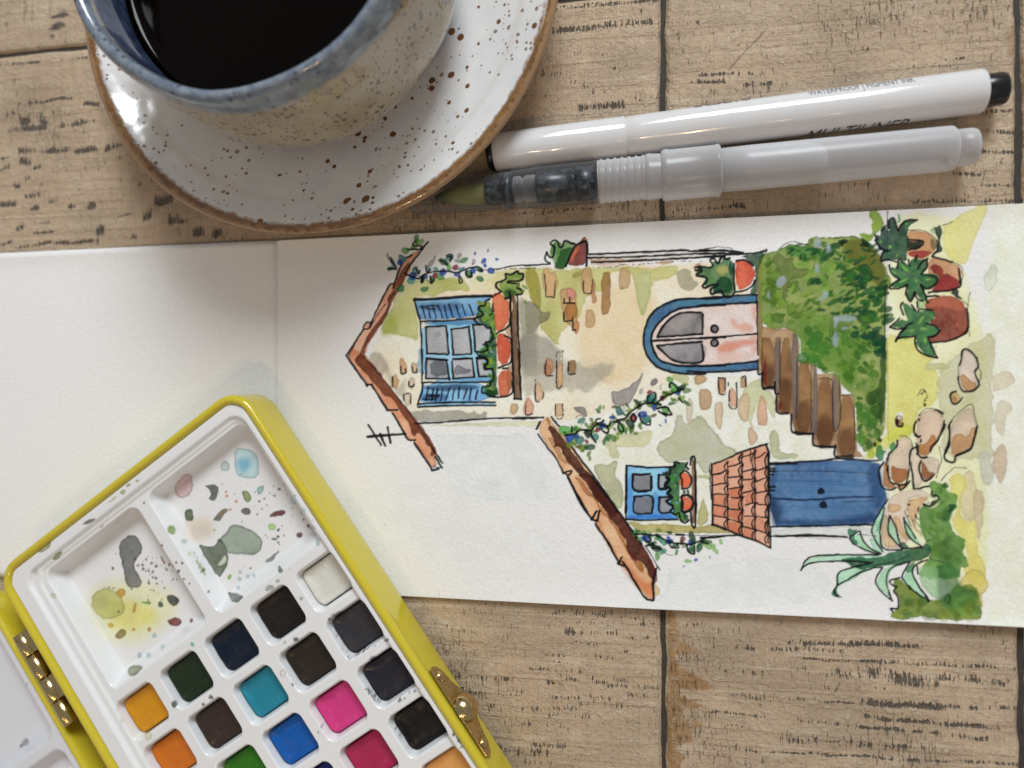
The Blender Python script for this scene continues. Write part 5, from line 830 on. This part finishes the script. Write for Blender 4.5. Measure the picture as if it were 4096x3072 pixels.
def lettering(text, s0, s1, phi0, height, m, name='lettering', shear=0.0):
    """print wrapped round the barrel: baseline at angle phi0 from straight up, towards the window side"""
    cu = bpy.data.curves.new('text', 'FONT'); cu.body = text; cu.shear = shear; cu.resolution_u = 3
    ob = bpy.data.objects.new('text', cu); col.objects.link(ob)
    dg = bpy.context.evaluated_depsgraph_get(); me = bpy.data.meshes.new_from_object(ob.evaluated_get(dg)); bpy.data.objects.remove(ob)
    bm = bmesh.new(); bm.from_mesh(me); bmesh.ops.triangulate(bm, faces=bm.faces)
    for _ in range(3):
        e = [e for e in bm.edges if e.calc_length() > .16]
        if not e: break
        bmesh.ops.subdivide_edges(bm, edges=e, cuts=1); bmesh.ops.triangulate(bm, faces=bm.faces)
    xs = [v.co.x for v in bm.verts]; k = (s1 - s0) / (max(xs) - min(xs)); x_min = min(xs); ky = height / .70
    side = Vector(pd).cross(Vector((0, 0, 1))).normalized() * -1
    for v in bm.verts:
        s = s0 + (v.co.x - x_min) * k; ph = phi0 + v.co.y * ky / R0
        d = Vector((0, 0, 1)) * math.cos(ph) + side * math.sin(ph)
        v.co = Vector(a0) + Vector(pd) * s + d * (R0 + .00003)
    bm.to_mesh(me); bm.free()
    o = link_mesh(name, me, m, None, False); o.parent = pen; o.matrix_parent_inverse = Matrix.Translation(-pen_off); return o
grey_print = NT('grey print', color=(.045, .05, .06), rough=.5).m; black_print = NT('black print', color=(.012, .012, .014), rough=.4).m
lettering('WATERPROOF | PIGMENT INK', s_(3227), s_(3642), math.radians(33), .0024, grey_print)
lettering('MULTILINER', s_(3215), s_(3628), math.radians(-122), .0049, black_print, shear=.35)
lettering('Stable', s_(2778), s_(3000), math.radians(54), .0036, grey_print)
# water brush
def clear_plastic(name, tint, opac, rough, base=(.70, .69, .70)):
    s = NT(name); t = s.t
    tr = s.n('BsdfTransparent', {'Color': tint}); s.set('color', base); s.set('rough', rough); s.set('spec', .5); s.set('sss', 0.0)
    lw = s.n('LayerWeight', {'Blend': .35}, 1)
    f = s.math('MINIMUM', s.math('ADD', s.math('MULTIPLY', lw, .70), opac), 1.0)
    mx = t.nodes.new('ShaderNodeMixShader'); s.put(mx.inputs[0], f); t.links.new(tr, mx.inputs[1]); t.links.new(s.b.outputs[0], mx.inputs[2]); t.links.new(mx.outputs[0], s.out.inputs[0]); return s.m
clear = clear_plastic('clear plastic', (.90, .91, .92), .05, .10, (.20, .20, .21)); frost = clear_plastic('frosted plastic', (.78, .77, .78), .40, .30); frost2 = clear_plastic('cloudy plastic', (.84, .83, .83), .34, .22)
RB = .0068
b0, b1 = axis_pts((1645, 799), (3905, 585), RB); BX = (tuple(b0), tuple(b1)); q = lambda px: along(b0, b1, px, RB)
wb = tag(empty('water_brush', tuple(b0 * np.array([1, 1, 0]))), 'translucent plastic water brush with green-stained bristles under a clear cap', 'brush')
bp = lambda n, prof, m, seg=64: pen_part(n, prof, m, BX, wb, seg)
bp('bristles', [(0, q(1736)), (.0006, q(1742)), (.0016, q(1775)), (.0026, q(1840)), (.0030, q(1900)), (.0030, q(1946)), (0, q(1947))], None, 32)
br = NT('stained bristles', rough=.6); oo = br.map(br.n('TexCoord', out='Generated'), (1, 1, 1))
br.set('color', br.mix(br.ramp(br.xyz(br.n('TexCoord', out='Generated'), 0), .0, .55), (.012, .022, .008), (.24, .25, .085)))
[o for o in wb.children if o.name.startswith('bristles')][0].data.materials.clear(); [o for o in wb.children if o.name.startswith('bristles')][0].data.materials.append(br.m)
darkgrey = NT('dark feed', rough=.3); dn = darkgrey.noise(darkgrey.map(darkgrey.coord(), (500, 500, 500)), 1, 3); darkgrey.set('color', darkgrey.mix(darkgrey.ramp(dn, .42, .6), (.012, .014, .018), (.075, .085, .10)))
bp('ferrule', [(0, q(1945)), (.0033, q(1946)), (.0036, q(1960)), (.0036, q(2015)), (.0042, q(2020)), (.0042, q(2024)), (0, q(2024))], darkgrey.m)
bp('seal_ring', [(.0030, q(2024)), (.0047, q(2026)), (.0048, q(2052)), (.0030, q(2054))], darkgrey.m)
bp('feed', [(0, q(2150)), (.0042, q(2150)), (.0044, q(2165)), (.0044, q(2292)), (.0040, q(2296)), (.0040, q(2302)), (.0046, q(2306)), (.0046, q(2385)), (0, q(2388))], darkgrey.m)
bp('inner_tube', [(.0026, q(2054)), (.0036, q(2060)), (.0036, q(2085)), (.0030, q(2090)), (.0030, q(2098)), (.0036, q(2103)), (.0036, q(2150))], clear_plastic('smoky plastic', (.55, .57, .60), .10, .2))
bp('clear_cap', [(0, q(1640)), (.0030, q(1641)), (.0039, q(1650)), (.0043, q(1680)), (.0046, q(1920)), (.0051, q(2030)), (.0054, q(2135)), (.0056, q(2140)), (.0057, q(2395))], clear)
ribs = [(.0057, q(2395))]
for x in range(2400, 2570, 28): ribs += [(.0056, q(x)), (.0059, q(x + 6)), (.0059, q(x + 10)), (.0056, q(x + 16))]
ribs += [(.0060, q(2585)), (.0061, q(2600)), (.0060, q(2606)), (.0058, q(2645))]
bp('threaded_grip', ribs, frost2)
bp('collar', [(.0056, q(2645)), (.0064, q(2648)), (.0067, q(2658)), (.0068, q(2668)), (.0066, q(2680)), (.0066, q(2860)), (.0068, q(2868)), (.0067, q(2876)), (.0063, q(2882)), (.0050, q(2882))], frost2)
bp('reservoir', [(.0050, q(2884)), (.0056, q(2888)), (.0057, q(3000)), (.0055, q(3790)), (.0054, q(3806)), (.0050, q(3813)), (.0044, q(3815))], frost)
bp('water_chamber', [(0, q(2890)), (.0051, q(2891)), (.0052, q(3180)), (.0049, q(3240)), (.0040, q(3285)), (.0024, q(3304)), (0, q(3308))], clear_plastic('milky chamber', (.9, .9, .9), .40, .3, (.85, .85, .86)))
bp('end_stub', [(.0040, q(3812)), (.0045, q(3818)), (.0045, q(3885)), (.0042, q(3900)), (.0034, q(3906)), (0, q(3907))], frost)
# ================================================================ tin paint box
PA = math.radians(35.5); PE1 = np.array([math.cos(PA), math.sin(PA)]); PE2 = np.array([math.sin(PA), -math.cos(PA)])
def PB(u, v, z):
    """paint-box frame in mm (u along the box from its short wall, v across from the clasp wall) -> world metres"""
    u = np.asarray(u, float); v = np.asarray(v, float); z = np.asarray(z, float)
    d1 = -93.9 - v; d2 = u - 68.5
    x = PE1[0] * d1 + PE2[0] * d2; y = PE1[1] * d1 + PE2[1] * d2
    return np.stack(np.broadcast_arrays(x, y, z), -1) / 1000.0
BASE = 2.0
yellow = NT('yellow enamel', rough=.16, spec=.5, coat=.3); yn = yellow.noise(yellow.map(yellow.coord(), (1000, 1000, 1000)), .35, 4, .7)
yellow.set('color', yellow.mix(yellow.ramp(yn, .72, .78), (.61, .495, .030), (.28, .22, .04))); yellow.set('normal', yellow.bump(yellow.noise(yellow.map(yellow.coord(), (1000, 1000, 1000)), .09, 2), .12, .001)); yellow.set('rough', yellow.ramp(yn, .3, .7, .12, .24))
yellow = yellow.m
gold = NT('brass', metal=1.0, rough=.16, color=(.78, .62, .34)); gn = gold.noise(gold.map(gold.coord(), (1000, 1000, 1000)), .9, 4)
gold.set('color', gold.mix(gold.ramp(gn, .5, .75), (.62, .47, .22), (.34, .24, .11))); gold.set('rough', gold.ramp(gn, .35, .7, .12, .28)); gold = gold.m
box_root = tag(empty('paint_box', tuple(PB(75, 49, BASE))), 'yellow tin watercolour box lying open with paint-splashed white mixing tray', 'paint box')
def rooted(o): o.parent = box_root; o.matrix_parent_inverse = Matrix.Translation(-Vector(box_root.location)); return o
def rim_sweep(name, u0, v0, u1, v1, rad, prof, m, bottom=None):
    """sweep (inset, z) profile round a rounded rectangle"""
    loops = [PB(*np.array(rrect(u0 + i, v0 + i, u1 - i, v1 - i, max(rad - i, .4), 10)).T, z) for i, z in prof]
    n = len(loops[0]); v = np.concatenate(loops); f = []
    for j in range(len(loops) - 1):
        for k in range(n):
            k2 = (k + 1) % n; f.append((j * n + k, j * n + k2, (j + 1) * n + k2, (j + 1) * n + k))
    if bottom is not None: f.append(tuple(range((len(loops) - 1) * n, len(loops) * n)))
    o = pyd(name, v, f, m); bm = bmesh.new(); bm.from_mesh(o.data); bmesh.ops.recalc_face_normals(bm, faces=bm.faces); bm.to_mesh(o.data); bm.free()
    return rooted(o)
RT = 16.4
tin = rim_sweep('tin_base', -.6, -.6, 150, 99.0, 8.5, [(3.2, 5.0), (3.0, RT - 2.2), (2.7, RT - .8), (2.2, RT - .25), (1.5, RT), (.9, RT - .15), (.35, RT - .7), (.12, RT - 1.6), (.32, RT - 2.2), (.38, RT - 2.6), (.25, RT - 4), (-.1, BASE + 1.6), (.1, BASE + .6), (.8, BASE + .05), (4, BASE)], yellow, True)
# --- white tray: a height field with mixing wells and paint pockets
def sd_rr(U, V, u0, v0, u1, v1, r):
    qx = np.abs(U - (u0 + u1) / 2) - (u1 - u0) / 2 + r; qy = np.abs(V - (v0 + v1) / 2) - (v1 - v0) / 2 + r
    return np.hypot(np.maximum(qx, 0), np.maximum(qy, 0)) + np.minimum(np.maximum(qx, qy), 0) - r
sm = lambda t: (lambda t: t * t * (3 - 2 * t))(np.clip(t, 0, 1))
ROWS = [53.6 + 15.65 * i for i in range(6)]; COLS = [4.4 + 17.5 * j for j in range(5)]; PU, PV = 11.5, 12.9
def tray_h(U, V):
    z = np.full(U.shape, RT - 1.0)
    d = sd_rr(U, V, 5.2, 3.7, 145, 91.4, 5); z = z - 1.0 * sm(-d / 1.6)
    d = sd_rr(U, V, 6.8, 3.9, 145, 88.6, 5); z = z - .5 * sm(-d / 1.2)
    for v0, v1 in ((47.6, 85.8), (5.0, 43.9)):
        d = sd_rr(U, V, 8.2, v0, 50.2, v1, 3.4)
        t = np.minimum(-d / 2.6, (50.0 - U) / 5.0); z = z - 5.6 * sm(t)
    for u in ROWS:
        for v in COLS: z = z - 6.2 * sm(-sd_rr(U, V, u - .8, v - .8, u + PU + .8, v + PV + .8, 2.6) / 1.3)
    e = np.minimum(np.minimum(U - 1.9, 147.4 - U), np.minimum(V - 2.0, 96.3 - V)); z = z - 1.1 * (1 - sm(e / 1.0)) ** 2
    return z
_u = np.concatenate([np.arange(1.9, 52.5, .2), np.arange(52.5, 147.4, .4), [147.4]]); _v = np.concatenate([np.arange(2.0, 96.3, .2), [96.3]])
TU, TV = np.meshgrid(_u, _v); TZ = tray_h(TU, TV)
# pull the tray's corners into the tin's rounded corners
TVW = PB(TU, TV, TZ)
cd = sd_rr(TU, TV, 1.9, 2.0, 147.4, 96.3, 7.0); TVW[..., 2] -= np.clip(cd, 0, 3) * .004
canvas(0, 1560, 2000, 3090, 2, (218, 210, 205))
C2 = Crop(0, 1500, 2.16); C3 = Crop(0, 2200, 1.902); C4 = Crop(700, 1900, 2.16); C5 = Crop(1000, 2304, 2.011)
def splash_tray():
    sp = dict(rough=5, edge=.55, soft=3)
    wash(C3('640 330 900 200 1150 250 1330 330 1350 480 1250 600 1050 720 850 700 720 560'), (228, 216, 140), .6, edge=0, soft=60)
    wash(C3('760 430 950 350 1200 460 1180 560 900 640'), (226, 206, 84), .65, edge=0, soft=40)
    wash(C4('80 420 200 360 330 380 340 520 200 590 110 540'), (206, 182, 150), .6, edge=0, soft=40)
    wash(C4('0 80 80 -20 150 0 160 110 90 210 0 190'), (208, 168, 164), .8, **sp)
    wash(C4('250 90 370 70 375 180 330 230 280 210 310 160 290 110'), (74, 74, 70), .92, **sp); wash(C4('575 135 640 140 665 200 640 240 600 220'), (124, 140, 62), .9, **sp)
    wash(C4('700 110 770 80 760 140 710 185'), (130, 176, 164), .8, **sp); blob(C4, 122, 350, 36, 44, 0, (62, 84, 26), **sp)
    wash(C4('330 380 380 320 430 290 480 300 420 340 400 390 340 395'), (124, 92, 32), .9, **sp); wash(C4('340 370 400 350 400 390 345 398'), (130, 150, 146), .8, **sp)
    wash(C4('560 300 620 275 660 300 650 345 600 355'), (74, 68, 64), .9, **sp); wash(C4('810 345 900 300 960 305 950 350 830 370'), (108, 26, 32), .95, **sp); blob(C4, 835, 450, 31, 34, 0, (162, 200, 92), a=.85, edge=.35)
    wash(C4('360 560 410 540 480 420 560 430 700 500 755 560 750 640 700 690 600 690 500 680 460 690 430 600'), (142, 150, 130), .92, (126, 134, 116), rough=6, edge=.5)
    wash(C4('190 600 300 630 350 610 370 555 410 560 440 640 460 720 440 800 400 880 370 890 250 680'), (62, 76, 46), .92, (78, 90, 66), rough=7, edge=.35)
    wash(C4('400 720 440 690 450 740 390 790 370 780'), (210, 206, 180), .8, rough=5, edge=.1); wash(C4('440 1000 520 1020 610 1040 540 1110 480 1090'), (48, 62, 42), .9, rough=8, edge=.2)
    wash(C4('880 465 910 455 905 480 890 490'), (50, 52, 50), .95); blob(C4, 888, 533, 14, 12, 0, (70, 72, 74)); wash(C4('820 545 860 540 895 555 850 570'), (90, 96, 98), .9)
    wash(C4('770 740 850 690 890 645 890 660 860 740 790 760'), (104, 108, 108), .85, rough=6); wash(C4('890 760 950 830 890 850'), (74, 104, 84), .85, **sp)
    for x, y in ((550, 975), (680, 865), (560, 895), (628, 878), (560, 838)): blob(C4, x, y, 15, 17, 0, (164, 188, 192), a=.75, edge=.2)
    blob(C4, 1075, 520, 25, 26, 0, (92, 26, 32), a=.95, edge=.3); blob(C4, 1152, 437, 12, 14, 0, (96, 40, 46)); blob(C4, 1185, 455, 26, 20, 20, (176, 182, 190), a=.7); blob(C4, 1240, 575, 20, 36, 10, (150, 172, 172), a=.7); blob(C4, 1025, 215, 28, 36, -20, (180, 200, 196), a=.7); blob(C4, 1105, 315, 20, 28, 0, (186, 204, 200), a=.7)
    for x, y, r in ((530, 228, 13), (445, 180, 11), (438, 143, 9), (410, 80, 7), (512, 162, 6), (480, 300, 10)): blob(C4, x, y, r, r * 1.1, 0, (206, 130, 56), a=.9)
    for x, y, r in ((733, 230, 9), (770, 205, 7), (755, 290, 7), (862, 178, 8), (900, 125, 12), (710, 340, 8), (1112, 385, 8), (650, 805, 8), (820, 155, 5), (968, 170, 4), (1015, 350, 4), (893, 585, 8), (905, 600, 6), (925, 440, 5)): blob(C4, x, y, r, r, 0, (96, 56, 52), a=.9)
    wash(C4('160 640 190 720 240 800 280 880 220 820 170 720'), (130, 160, 70), .8, rough=8); wash(C4('455 880 490 850 490 900 460 910'), (120, 176, 50), .9); blob(C4, 340, 475, 8, 8, 0, (160, 180, 60)); blob(C4, 130, 680, 24, 16, 50, (190, 206, 140), a=.7); blob(C4, 80, 575, 22, 18, 40, (150, 170, 150), a=.6)
    blob(C2, 2135, 765, 112, 136, 0, (168, 198, 198), a=.8, edge=.4); blob(C2, 2110, 780, 50, 50, 0, (70, 154, 182), a=.7, soft=26, edge=0); blob(C2, 1945, 788, 34, 42, 0, (176, 188, 178), a=.75, edge=.4)
    wash(cat(C2('1040 1440 1130 1370 1210 1420 1240 1520 1170 1600 1160 1659'), C3('1030 80 1020 130 1060 200 1085 250 1060 290 1000 295 960 270 940 150'), C2('1060 1659 1020 1500')), (112, 106, 100), .94, (90, 88, 84), rough=6, edge=.45)
    wash(C3('670 380 770 280 890 310 950 400 950 480 870 520 760 530'), (182, 176, 96), .88, rough=5, edge=.3)
    blob(C3, 915, 325, 34, 30, 0, (200, 146, 40)); wash(C3('1000 470 1020 410 1050 395 1045 430 1020 480'), (190, 128, 40), .9); blob(C3, 842, 570, 24, 18, 0, (206, 166, 50)); wash(C3('880 640 920 595 965 610 950 660 880 680'), (142, 116, 44), .92, **sp); blob(C3, 1017, 607, 16, 12, 0, (200, 146, 60)); blob(C3, 1134, 604, 14, 14, 0, (190, 130, 60))
    wash(C3('1070 400 1110 395 1150 390 1145 425 1090 415'), (96, 150, 40), .92); wash(C3('1260 350 1310 335 1375 380 1350 420 1310 430 1280 400'), (48, 54, 42), .95, **sp); blob(C3, 1221, 418, 17, 22, 0, (70, 84, 66)); wash(C3('1275 540 1300 515 1350 505 1390 550 1350 590 1300 575'), (124, 18, 28), .96, (104, 14, 22), **sp); blob(C3, 1456, 535, 13, 15, 0, (132, 34, 42))
    for x, y in ((1235, 735), (1175, 650), (1130, 800), (1062, 800)): blob(C3, x, y, 14, 20, 0, (160, 184, 190), a=.75, edge=.25)
    wash(C3('970 930 980 890 1040 870 1090 885 1070 920 1000 965'), (98, 106, 44), .92, **sp); wash(C3('1445 720 1455 690 1478 710 1475 738'), (96, 178, 136), .9); blob(C3, 405, 346, 19, 20, 0, (204, 202, 168), a=.8, edge=.3); blob(C3, 930, 1295, 16, 16, 0, (206, 204, 178), a=.8, edge=.25); blob(C3, 1130, 1418, 26, 26, 0, (208, 206, 170), a=.85, edge=.25); blob(C3, 270, 170, 18, 20, 0, (206, 204, 180), a=.7)
    wash(C2('300 1520 440 1400 440 1480 380 1535'), (156, 154, 92), .88, **sp); wash(C2('450 1590 500 1530 540 1525 530 1560 480 1600'), (146, 154, 84), .88, **sp); blob(C2, 767, 1268, 52, 12, -22, (88, 78, 78)); blob(C2, 1060, 1010, 26, 18, -20, (170, 168, 104)); blob(C2, 1112, 952, 18, 12, -40, (150, 148, 92)); blob(C2, 1182, 914, 14, 10, 0, (160, 156, 90)); wash(C2('910 1110 960 1080 1020 1035 980 1085'), (176, 170, 100), .8); blob(C2, 1478, 1338, 28, 36, -30, (120, 146, 60), edge=.3); blob(C2, 1248, 1105, 11, 10, 0, (76, 92, 50)); blob(C2, 880, 1308, 18, 8, -25, (190, 176, 160))
    r = np.random.RandomState(5)
    for _ in range(90):
        x, y = 1130 + 150 * r.randn(), 170 + 120 * r.randn(); s = 2.5 + 8 * r.rand() ** 2
        blob(C3, x, y, s, s * 1.2, 0, [(96, 90, 84), (120, 78, 40), (70, 70, 66), (150, 96, 50)][r.randint(4)], a=.9, edge=.3, rough=1)
    for _ in range(40):
        x, y = 900 + 220 * r.randn(), 330 + 220 * r.randn(); s = 2 + 5 * r.rand() ** 2
        blob(C4, x, y, s, s, 0, [(110, 80, 70), (120, 110, 100), (90, 60, 56)][r.randint(3)], a=.8, rough=1)
    for x0, y0, x1, y1, n, c in ((640, 330, 800, 660, 26, (30, 30, 36)), (800, 650, 1110, 500, 26, (46, 46, 54)), (930, 900, 1060, 1040, 26, (24, 24, 30)), (1170, 1220, 1300, 1400, 16, (24, 24, 30)), (1620, 1250, 1740, 1400, 24, (60, 60, 72)), (240, 500, 480, 700, 12, (60, 60, 58)), (1200, 1010, 1360, 900, 10, (40, 40, 46)), (590, 1190, 520, 1370, 8, (60, 80, 140))):
        for _ in range(n):
            t = r.rand(); s = 2.5 + 9 * r.rand() ** 2
            blob(C5, x0 + (x1 - x0) * t + 10 * r.randn(), y0 + (y1 - y0) * t + 10 * r.randn(), s, s, 0, c, a=.85, rough=1.5, edge=.1)
    blob(C5, 370, 508, 19, 18, 0, (44, 44, 44), edge=.1); blob(C5, 155, 100, 30, 20, -20, (160, 158, 146), edge=.25); blob(C5, 225, 40, 20, 14, -20, (170, 168, 156), edge=.25); blob(C5, 700, 308, 44, 14, -18, (140, 140, 140), edge=.2); blob(C5, 990, 662, 26, 14, -20, (110, 110, 116)); blob(C5, 412, 184, 16, 14, 0, (176, 174, 168)); blob(C3, 1603, 1118, 18, 16, 20, (70, 60, 54)); blob(C3, 1545, 1175, 12, 10, 0, (80, 68, 58)); blob(C3, 1325, 1175, 18, 26, -30, (50, 64, 44), rough=4)
    t = np.linspace(0, 6.3, 12); ink(C5(*np.stack([265 + 20 * np.cos(t), 782 + 26 * np.sin(t)], 1).ravel()), 3, c=(170, 130, 110), a=.7); blob(C5, 343, 876, 9, 12, 0, (90, 74, 70))
splash_tray()
px, py = to_px(TVW.reshape(-1, 3)); TC = sample(px, py)
white = NT('white tray plastic', rough=.22, spec=.5)
white.set('color', white.mix(1.0, (.80, .795, .79), white.n('Attribute', out=0, attribute_name='paint'), 'MULTIPLY')); white.set('coat', .2)
tray = rooted(grid_mesh('mixing_tray', TVW, white.m, None, TC)); tag(tray, 'white plastic tray splashed with dried paint')
# --- cakes of paint in their pockets
NAMES = {(0, 4): ('ochre', (.60, .26, .012)), (0, 3): ('dark green', (.014, .028, .012)), (0, 2): ('navy', (.006, .012, .026)), (0, 1): ('brown-black', (.015, .011, .009)), (0, 0): ('white', (.66, .65, .58)),
         (1, 4): ('orange', (.58, .155, .014)), (1, 3): ('dark brown', (.040, .026, .020)), (1, 2): ('teal', (.018, .215, .300)), (1, 1): ('sepia', (.024, .018, .013)), (1, 0): ('slate grey', (.036, .034, .040)),
         (2, 4): ('scarlet', (.50, .04, .02)), (2, 3): ('leaf green', (.030, .155, .010)), (2, 2): ('bright blue', (.006, .095, .38)), (2, 1): ('pink', (.62, .045, .215)), (2, 0): ('indigo', (.019, .018, .027)),
         (3, 4): ('yellow', (.70, .48, .02)), (3, 3): ('light green', (.2, .4, .03)), (3, 2): ('ultramarine', (.010, .016, .150)), (3, 1): ('crimson', (.38, .020, .080)), (3, 0): ('black', (.007, .006, .006)),
         (4, 4): ('lemon', (.75, .6, .06)), (4, 3): ('sap green', (.1, .22, .03)), (4, 2): ('violet', (.10, .02, .2)), (4, 1): ('red', (.5, .02, .02)), (4, 0): ('pale orange', (.72, .34, .10)),
         (5, 4): ('lemon', (.75, .6, .06)), (5, 3): ('olive', (.1, .12, .03)), (5, 2): ('purple', (.12, .02, .1)), (5, 1): ('rose', (.6, .1, .1)), (5, 0): ('skin', (.7, .45, .3))}
def cake_mesh(seed):
    n = 22; S, T = np.meshgrid(np.linspace(0, 1, n), np.linspace(0, 1, n)); U = .25 + (PU - .5) * S; V = .25 + (PV - .5) * T
    d = sd_rr(U, V, .25, .25, PU - .25, PV - .25, 1.8)
    z = 11.0 + .55 * sm(1 + d / 2.4) - .5 * sm((U - 8.4) / 2.4) * 1.0 + .45 * (fbm(U * 10 + seed * 99, V * 10, 34, seed) - .5)
    # round the corners by pulling the grid in
    uc, vc = U - PU / 2, V - PV / 2; f = np.where(d > 0, 1 - d / np.hypot(uc, vc), 1); U = PU / 2 + uc * f; V = PV / 2 + vc * f
    W = np.stack([U, V, z], -1); Wp = np.concatenate([W[:1], W, W[-1:]], 0); Wp = np.concatenate([Wp[:, :1], Wp, Wp[:, -1:]], 1)
    Wp[0, :, 2] = Wp[-1, :, 2] = 8.0; Wp[:, 0, 2] = Wp[:, -1, 2] = 8.0
    return Wp
for (i, j), (nm, c) in NAMES.items():
    if ROWS[i] + PU > 146: continue
    W = cake_mesh(i * 5 + j); s = NT(nm + ' paint', rough=.34, spec=.22); p = s.map(s.coord(), (1000, 1000, 1000), rot=(0, 0, .75))
    st = s.noise(s.map(p, (.16, .75, 1), (i * 7, j * 5, 0)), 1, 4, .6); bl = s.noise(p, .16, 2)
    k = tuple(min(1, x * 1.3 + y) for x, y in zip(c, (.006, .007, .009)))
    s.set('color', s.mix(s.math('MULTIPLY', s.ramp(st, .52, .76), s.ramp(bl, .40, .62)), c, k)); s.set('rough', s.ramp(bl, .35, .65, .24, .48)); s.set('normal', s.bump(s.math('ADD', s.math('MULTIPLY', s.ramp(st, .52, .72), s.ramp(bl, .42, .58)), s.math('MULTIPLY', bl, 2.0)), .3, .0005))
    o = rooted(grid_mesh('paint_cake', PB(W[..., 0] + ROWS[i], W[..., 1] + COLS[j], W[..., 2]), s.m)); o['label'] = 'cake of %s watercolour paint' % nm
# --- hinge
def tube(name, a, b, r, m, seg=28, cap=True):
    L = float(np.linalg.norm(b - a)); pr = [(0, 0), (r * .86, 0), (r, r * .10), (r, L - r * .10), (r * .86, L), (0, L)]
    return rooted(lathe(name, pr, m, None, seg, axis=(tuple(a), tuple(b))))
hinge = rooted(empty('hinge', tuple(PB(34, 105, 12)))); hinge.matrix_parent_inverse = Matrix.Translation(-Vector(box_root.location))
def under(o, p): o.parent = p; o.matrix_parent_inverse = (Matrix.Translation(Vector(box_root.location)) @ p.matrix_parent_inverse @ Matrix.Translation(p.location)).inverted(); return o
ku = [18.2, 26.0, 34.0, 42.0, 50.0]
def slab(name, pts, th, m, parent=None):
    """plate: outline points (world), extruded by vector th"""
    n = len(pts); v = [tuple(p) for p in pts] + [tuple(p + th) for p in pts]
    f = [tuple(range(n))[::-1], tuple(range(n, 2 * n))] + [(k, (k + 1) % n, n + (k + 1) % n, n + k) for k in range(n)]
    o = pyd(name, v, f, m, None, False); return rooted(o)
parts = []
for a, b in zip(ku[:-1], ku[1:]):
    parts.append(tube('knuckle', PB(a + .18, 105.0, 12.0), PB(b - .18, 105.0, 12.0), .00225, gold))
for k, (a, b) in enumerate(zip(ku[:-1], ku[1:])):
    v0, v1 = ((99.1, 104.2) if k % 2 == 0 else (105.8, 108.2))
    parts.append(slab('hinge_leaf', PB([a + .3, b - .3, b - .3, a + .3], [v0, v0, v1, v1], [12.6 if k % 2 == 0 else 11.2] * 4), np.array([0, 0, .0006]), gold))
bpy.context.view_layer.update()
for o in parts: o.parent = hinge; o.matrix_parent_inverse = hinge.matrix_world.inverted()
# --- clasp on the outer wall
VW = -.75
def wallpt(u, z, dv=0.0): return PB(u, VW - dv, z)
cz = [(95.2, 14.0), (98, 14.2), (109, 14.2), (120, 14.2), (122.4, 14.0), (123.2, 12.4), (122.6, 10.2), (120.6, 8.6), (117, 7.4), (114.4, 6.0), (112.6, 4.4), (109.3, 3.6), (106, 4.4), (104.2, 6.0), (101.6, 7.4), (98, 8.6), (96, 10.2), (95.2, 12.4)]
clasp = rooted(slab('clasp_plate', [wallpt(u, z) for u, z in cz], np.array([*(PE1 * .0007), 0]), gold)); clasp.name = 'clasp'
bv = clasp.modifiers.new('b', 'BEVEL'); bv.width = .0002; bv.segments = 2
def dome(name, u, z, r, h, m):
    c = wallpt(u, z, .65); d = np.array([*PE1, 0.0])
    pr = [(r * math.cos(t), h * math.sin(t)) for t in np.linspace(0, math.pi / 2, 12)]
    return lathe(name, [(r * 1.0, -.0004)] + pr, m, None, 40, axis=(tuple(c), tuple(c + d * .01)))
knob_parts = [dome('clasp_knob', 109.3, 10.4, .0042, .0040, gold), dome('rivet', 98.6, 11.4, .0017, .0011, gold), dome('rivet', 119.6, 11.4, .0017, .0011, gold)]
bpy.context.view_layer.update()
for o in knob_parts: o.parent = clasp; o.matrix_parent_inverse = clasp.matrix_world.inverted()
# --- lid, folded right back on the table, with its own translucent white inset
LV = 108.6
rim_sweep('lid', -.6, LV, 150, LV + 99.6, 8.5, [(3.0, 4.0), (2.6, 11.2), (1.7, 11.9), (.9, 11.7), (.3, 11.0), (.1, 10.0), (.0, 2.0), (.3, .6), (1.2, .1), (4, .05)], yellow, True)
LU, LVV = np.meshgrid(np.arange(2.0, 147.5, .5), np.arange(LV + 2.3, LV + 97, .4))
z = 11.0 - 5.2 * sm(-sd_rr(LU, LVV, 5, LV + 4.6, 50, LV + 94, 4) / 3.2) - 4.2 * sm(-sd_rr(LU, LVV, 53, LV + 4.6, 145, LV + 94, 4) / 3.2)
z += 1.2 * sm(-sd_rr(LU, LVV, 59.5, LV + 8.6, 80, LV + 40, 1.6) / 1.0)
W = PB(LU, LVV, z); cd = sd_rr(LU, LVV, 2.0, LV + 2.3, 147.2, LV + 96.8, 7.0); W[..., 2] -= np.clip(cd, 0, 3) * .004
lidw = NT('milky plastic', rough=.25, color=(.66, .66, .70), spec=.5); lidc = np.ones(W.shape)
lidw.set('color', lidw.mix(1.0, (.70, .70, .73), lidw.n('Attribute', out=0, attribute_name='paint'), 'MULTIPLY'))
PIC[:] = 1.0; HL = Crop(0, 2600, 3.515)
wash(HL('280 1370 300 1300 370 1230 415 1260 400 1320 330 1350'), (150, 152, 146), .9, edge=.2); wash(HL('275 1340 310 1330 300 1370 275 1370'), (90, 92, 88), .9); blob(HL, 375, 495, 9, 12, 0, (120, 116, 120))
px, py = to_px(W.reshape(-1, 3)); lidc = sample(px, py)
rooted(grid_mesh('lid_inset', W, lidw.m, None, lidc))
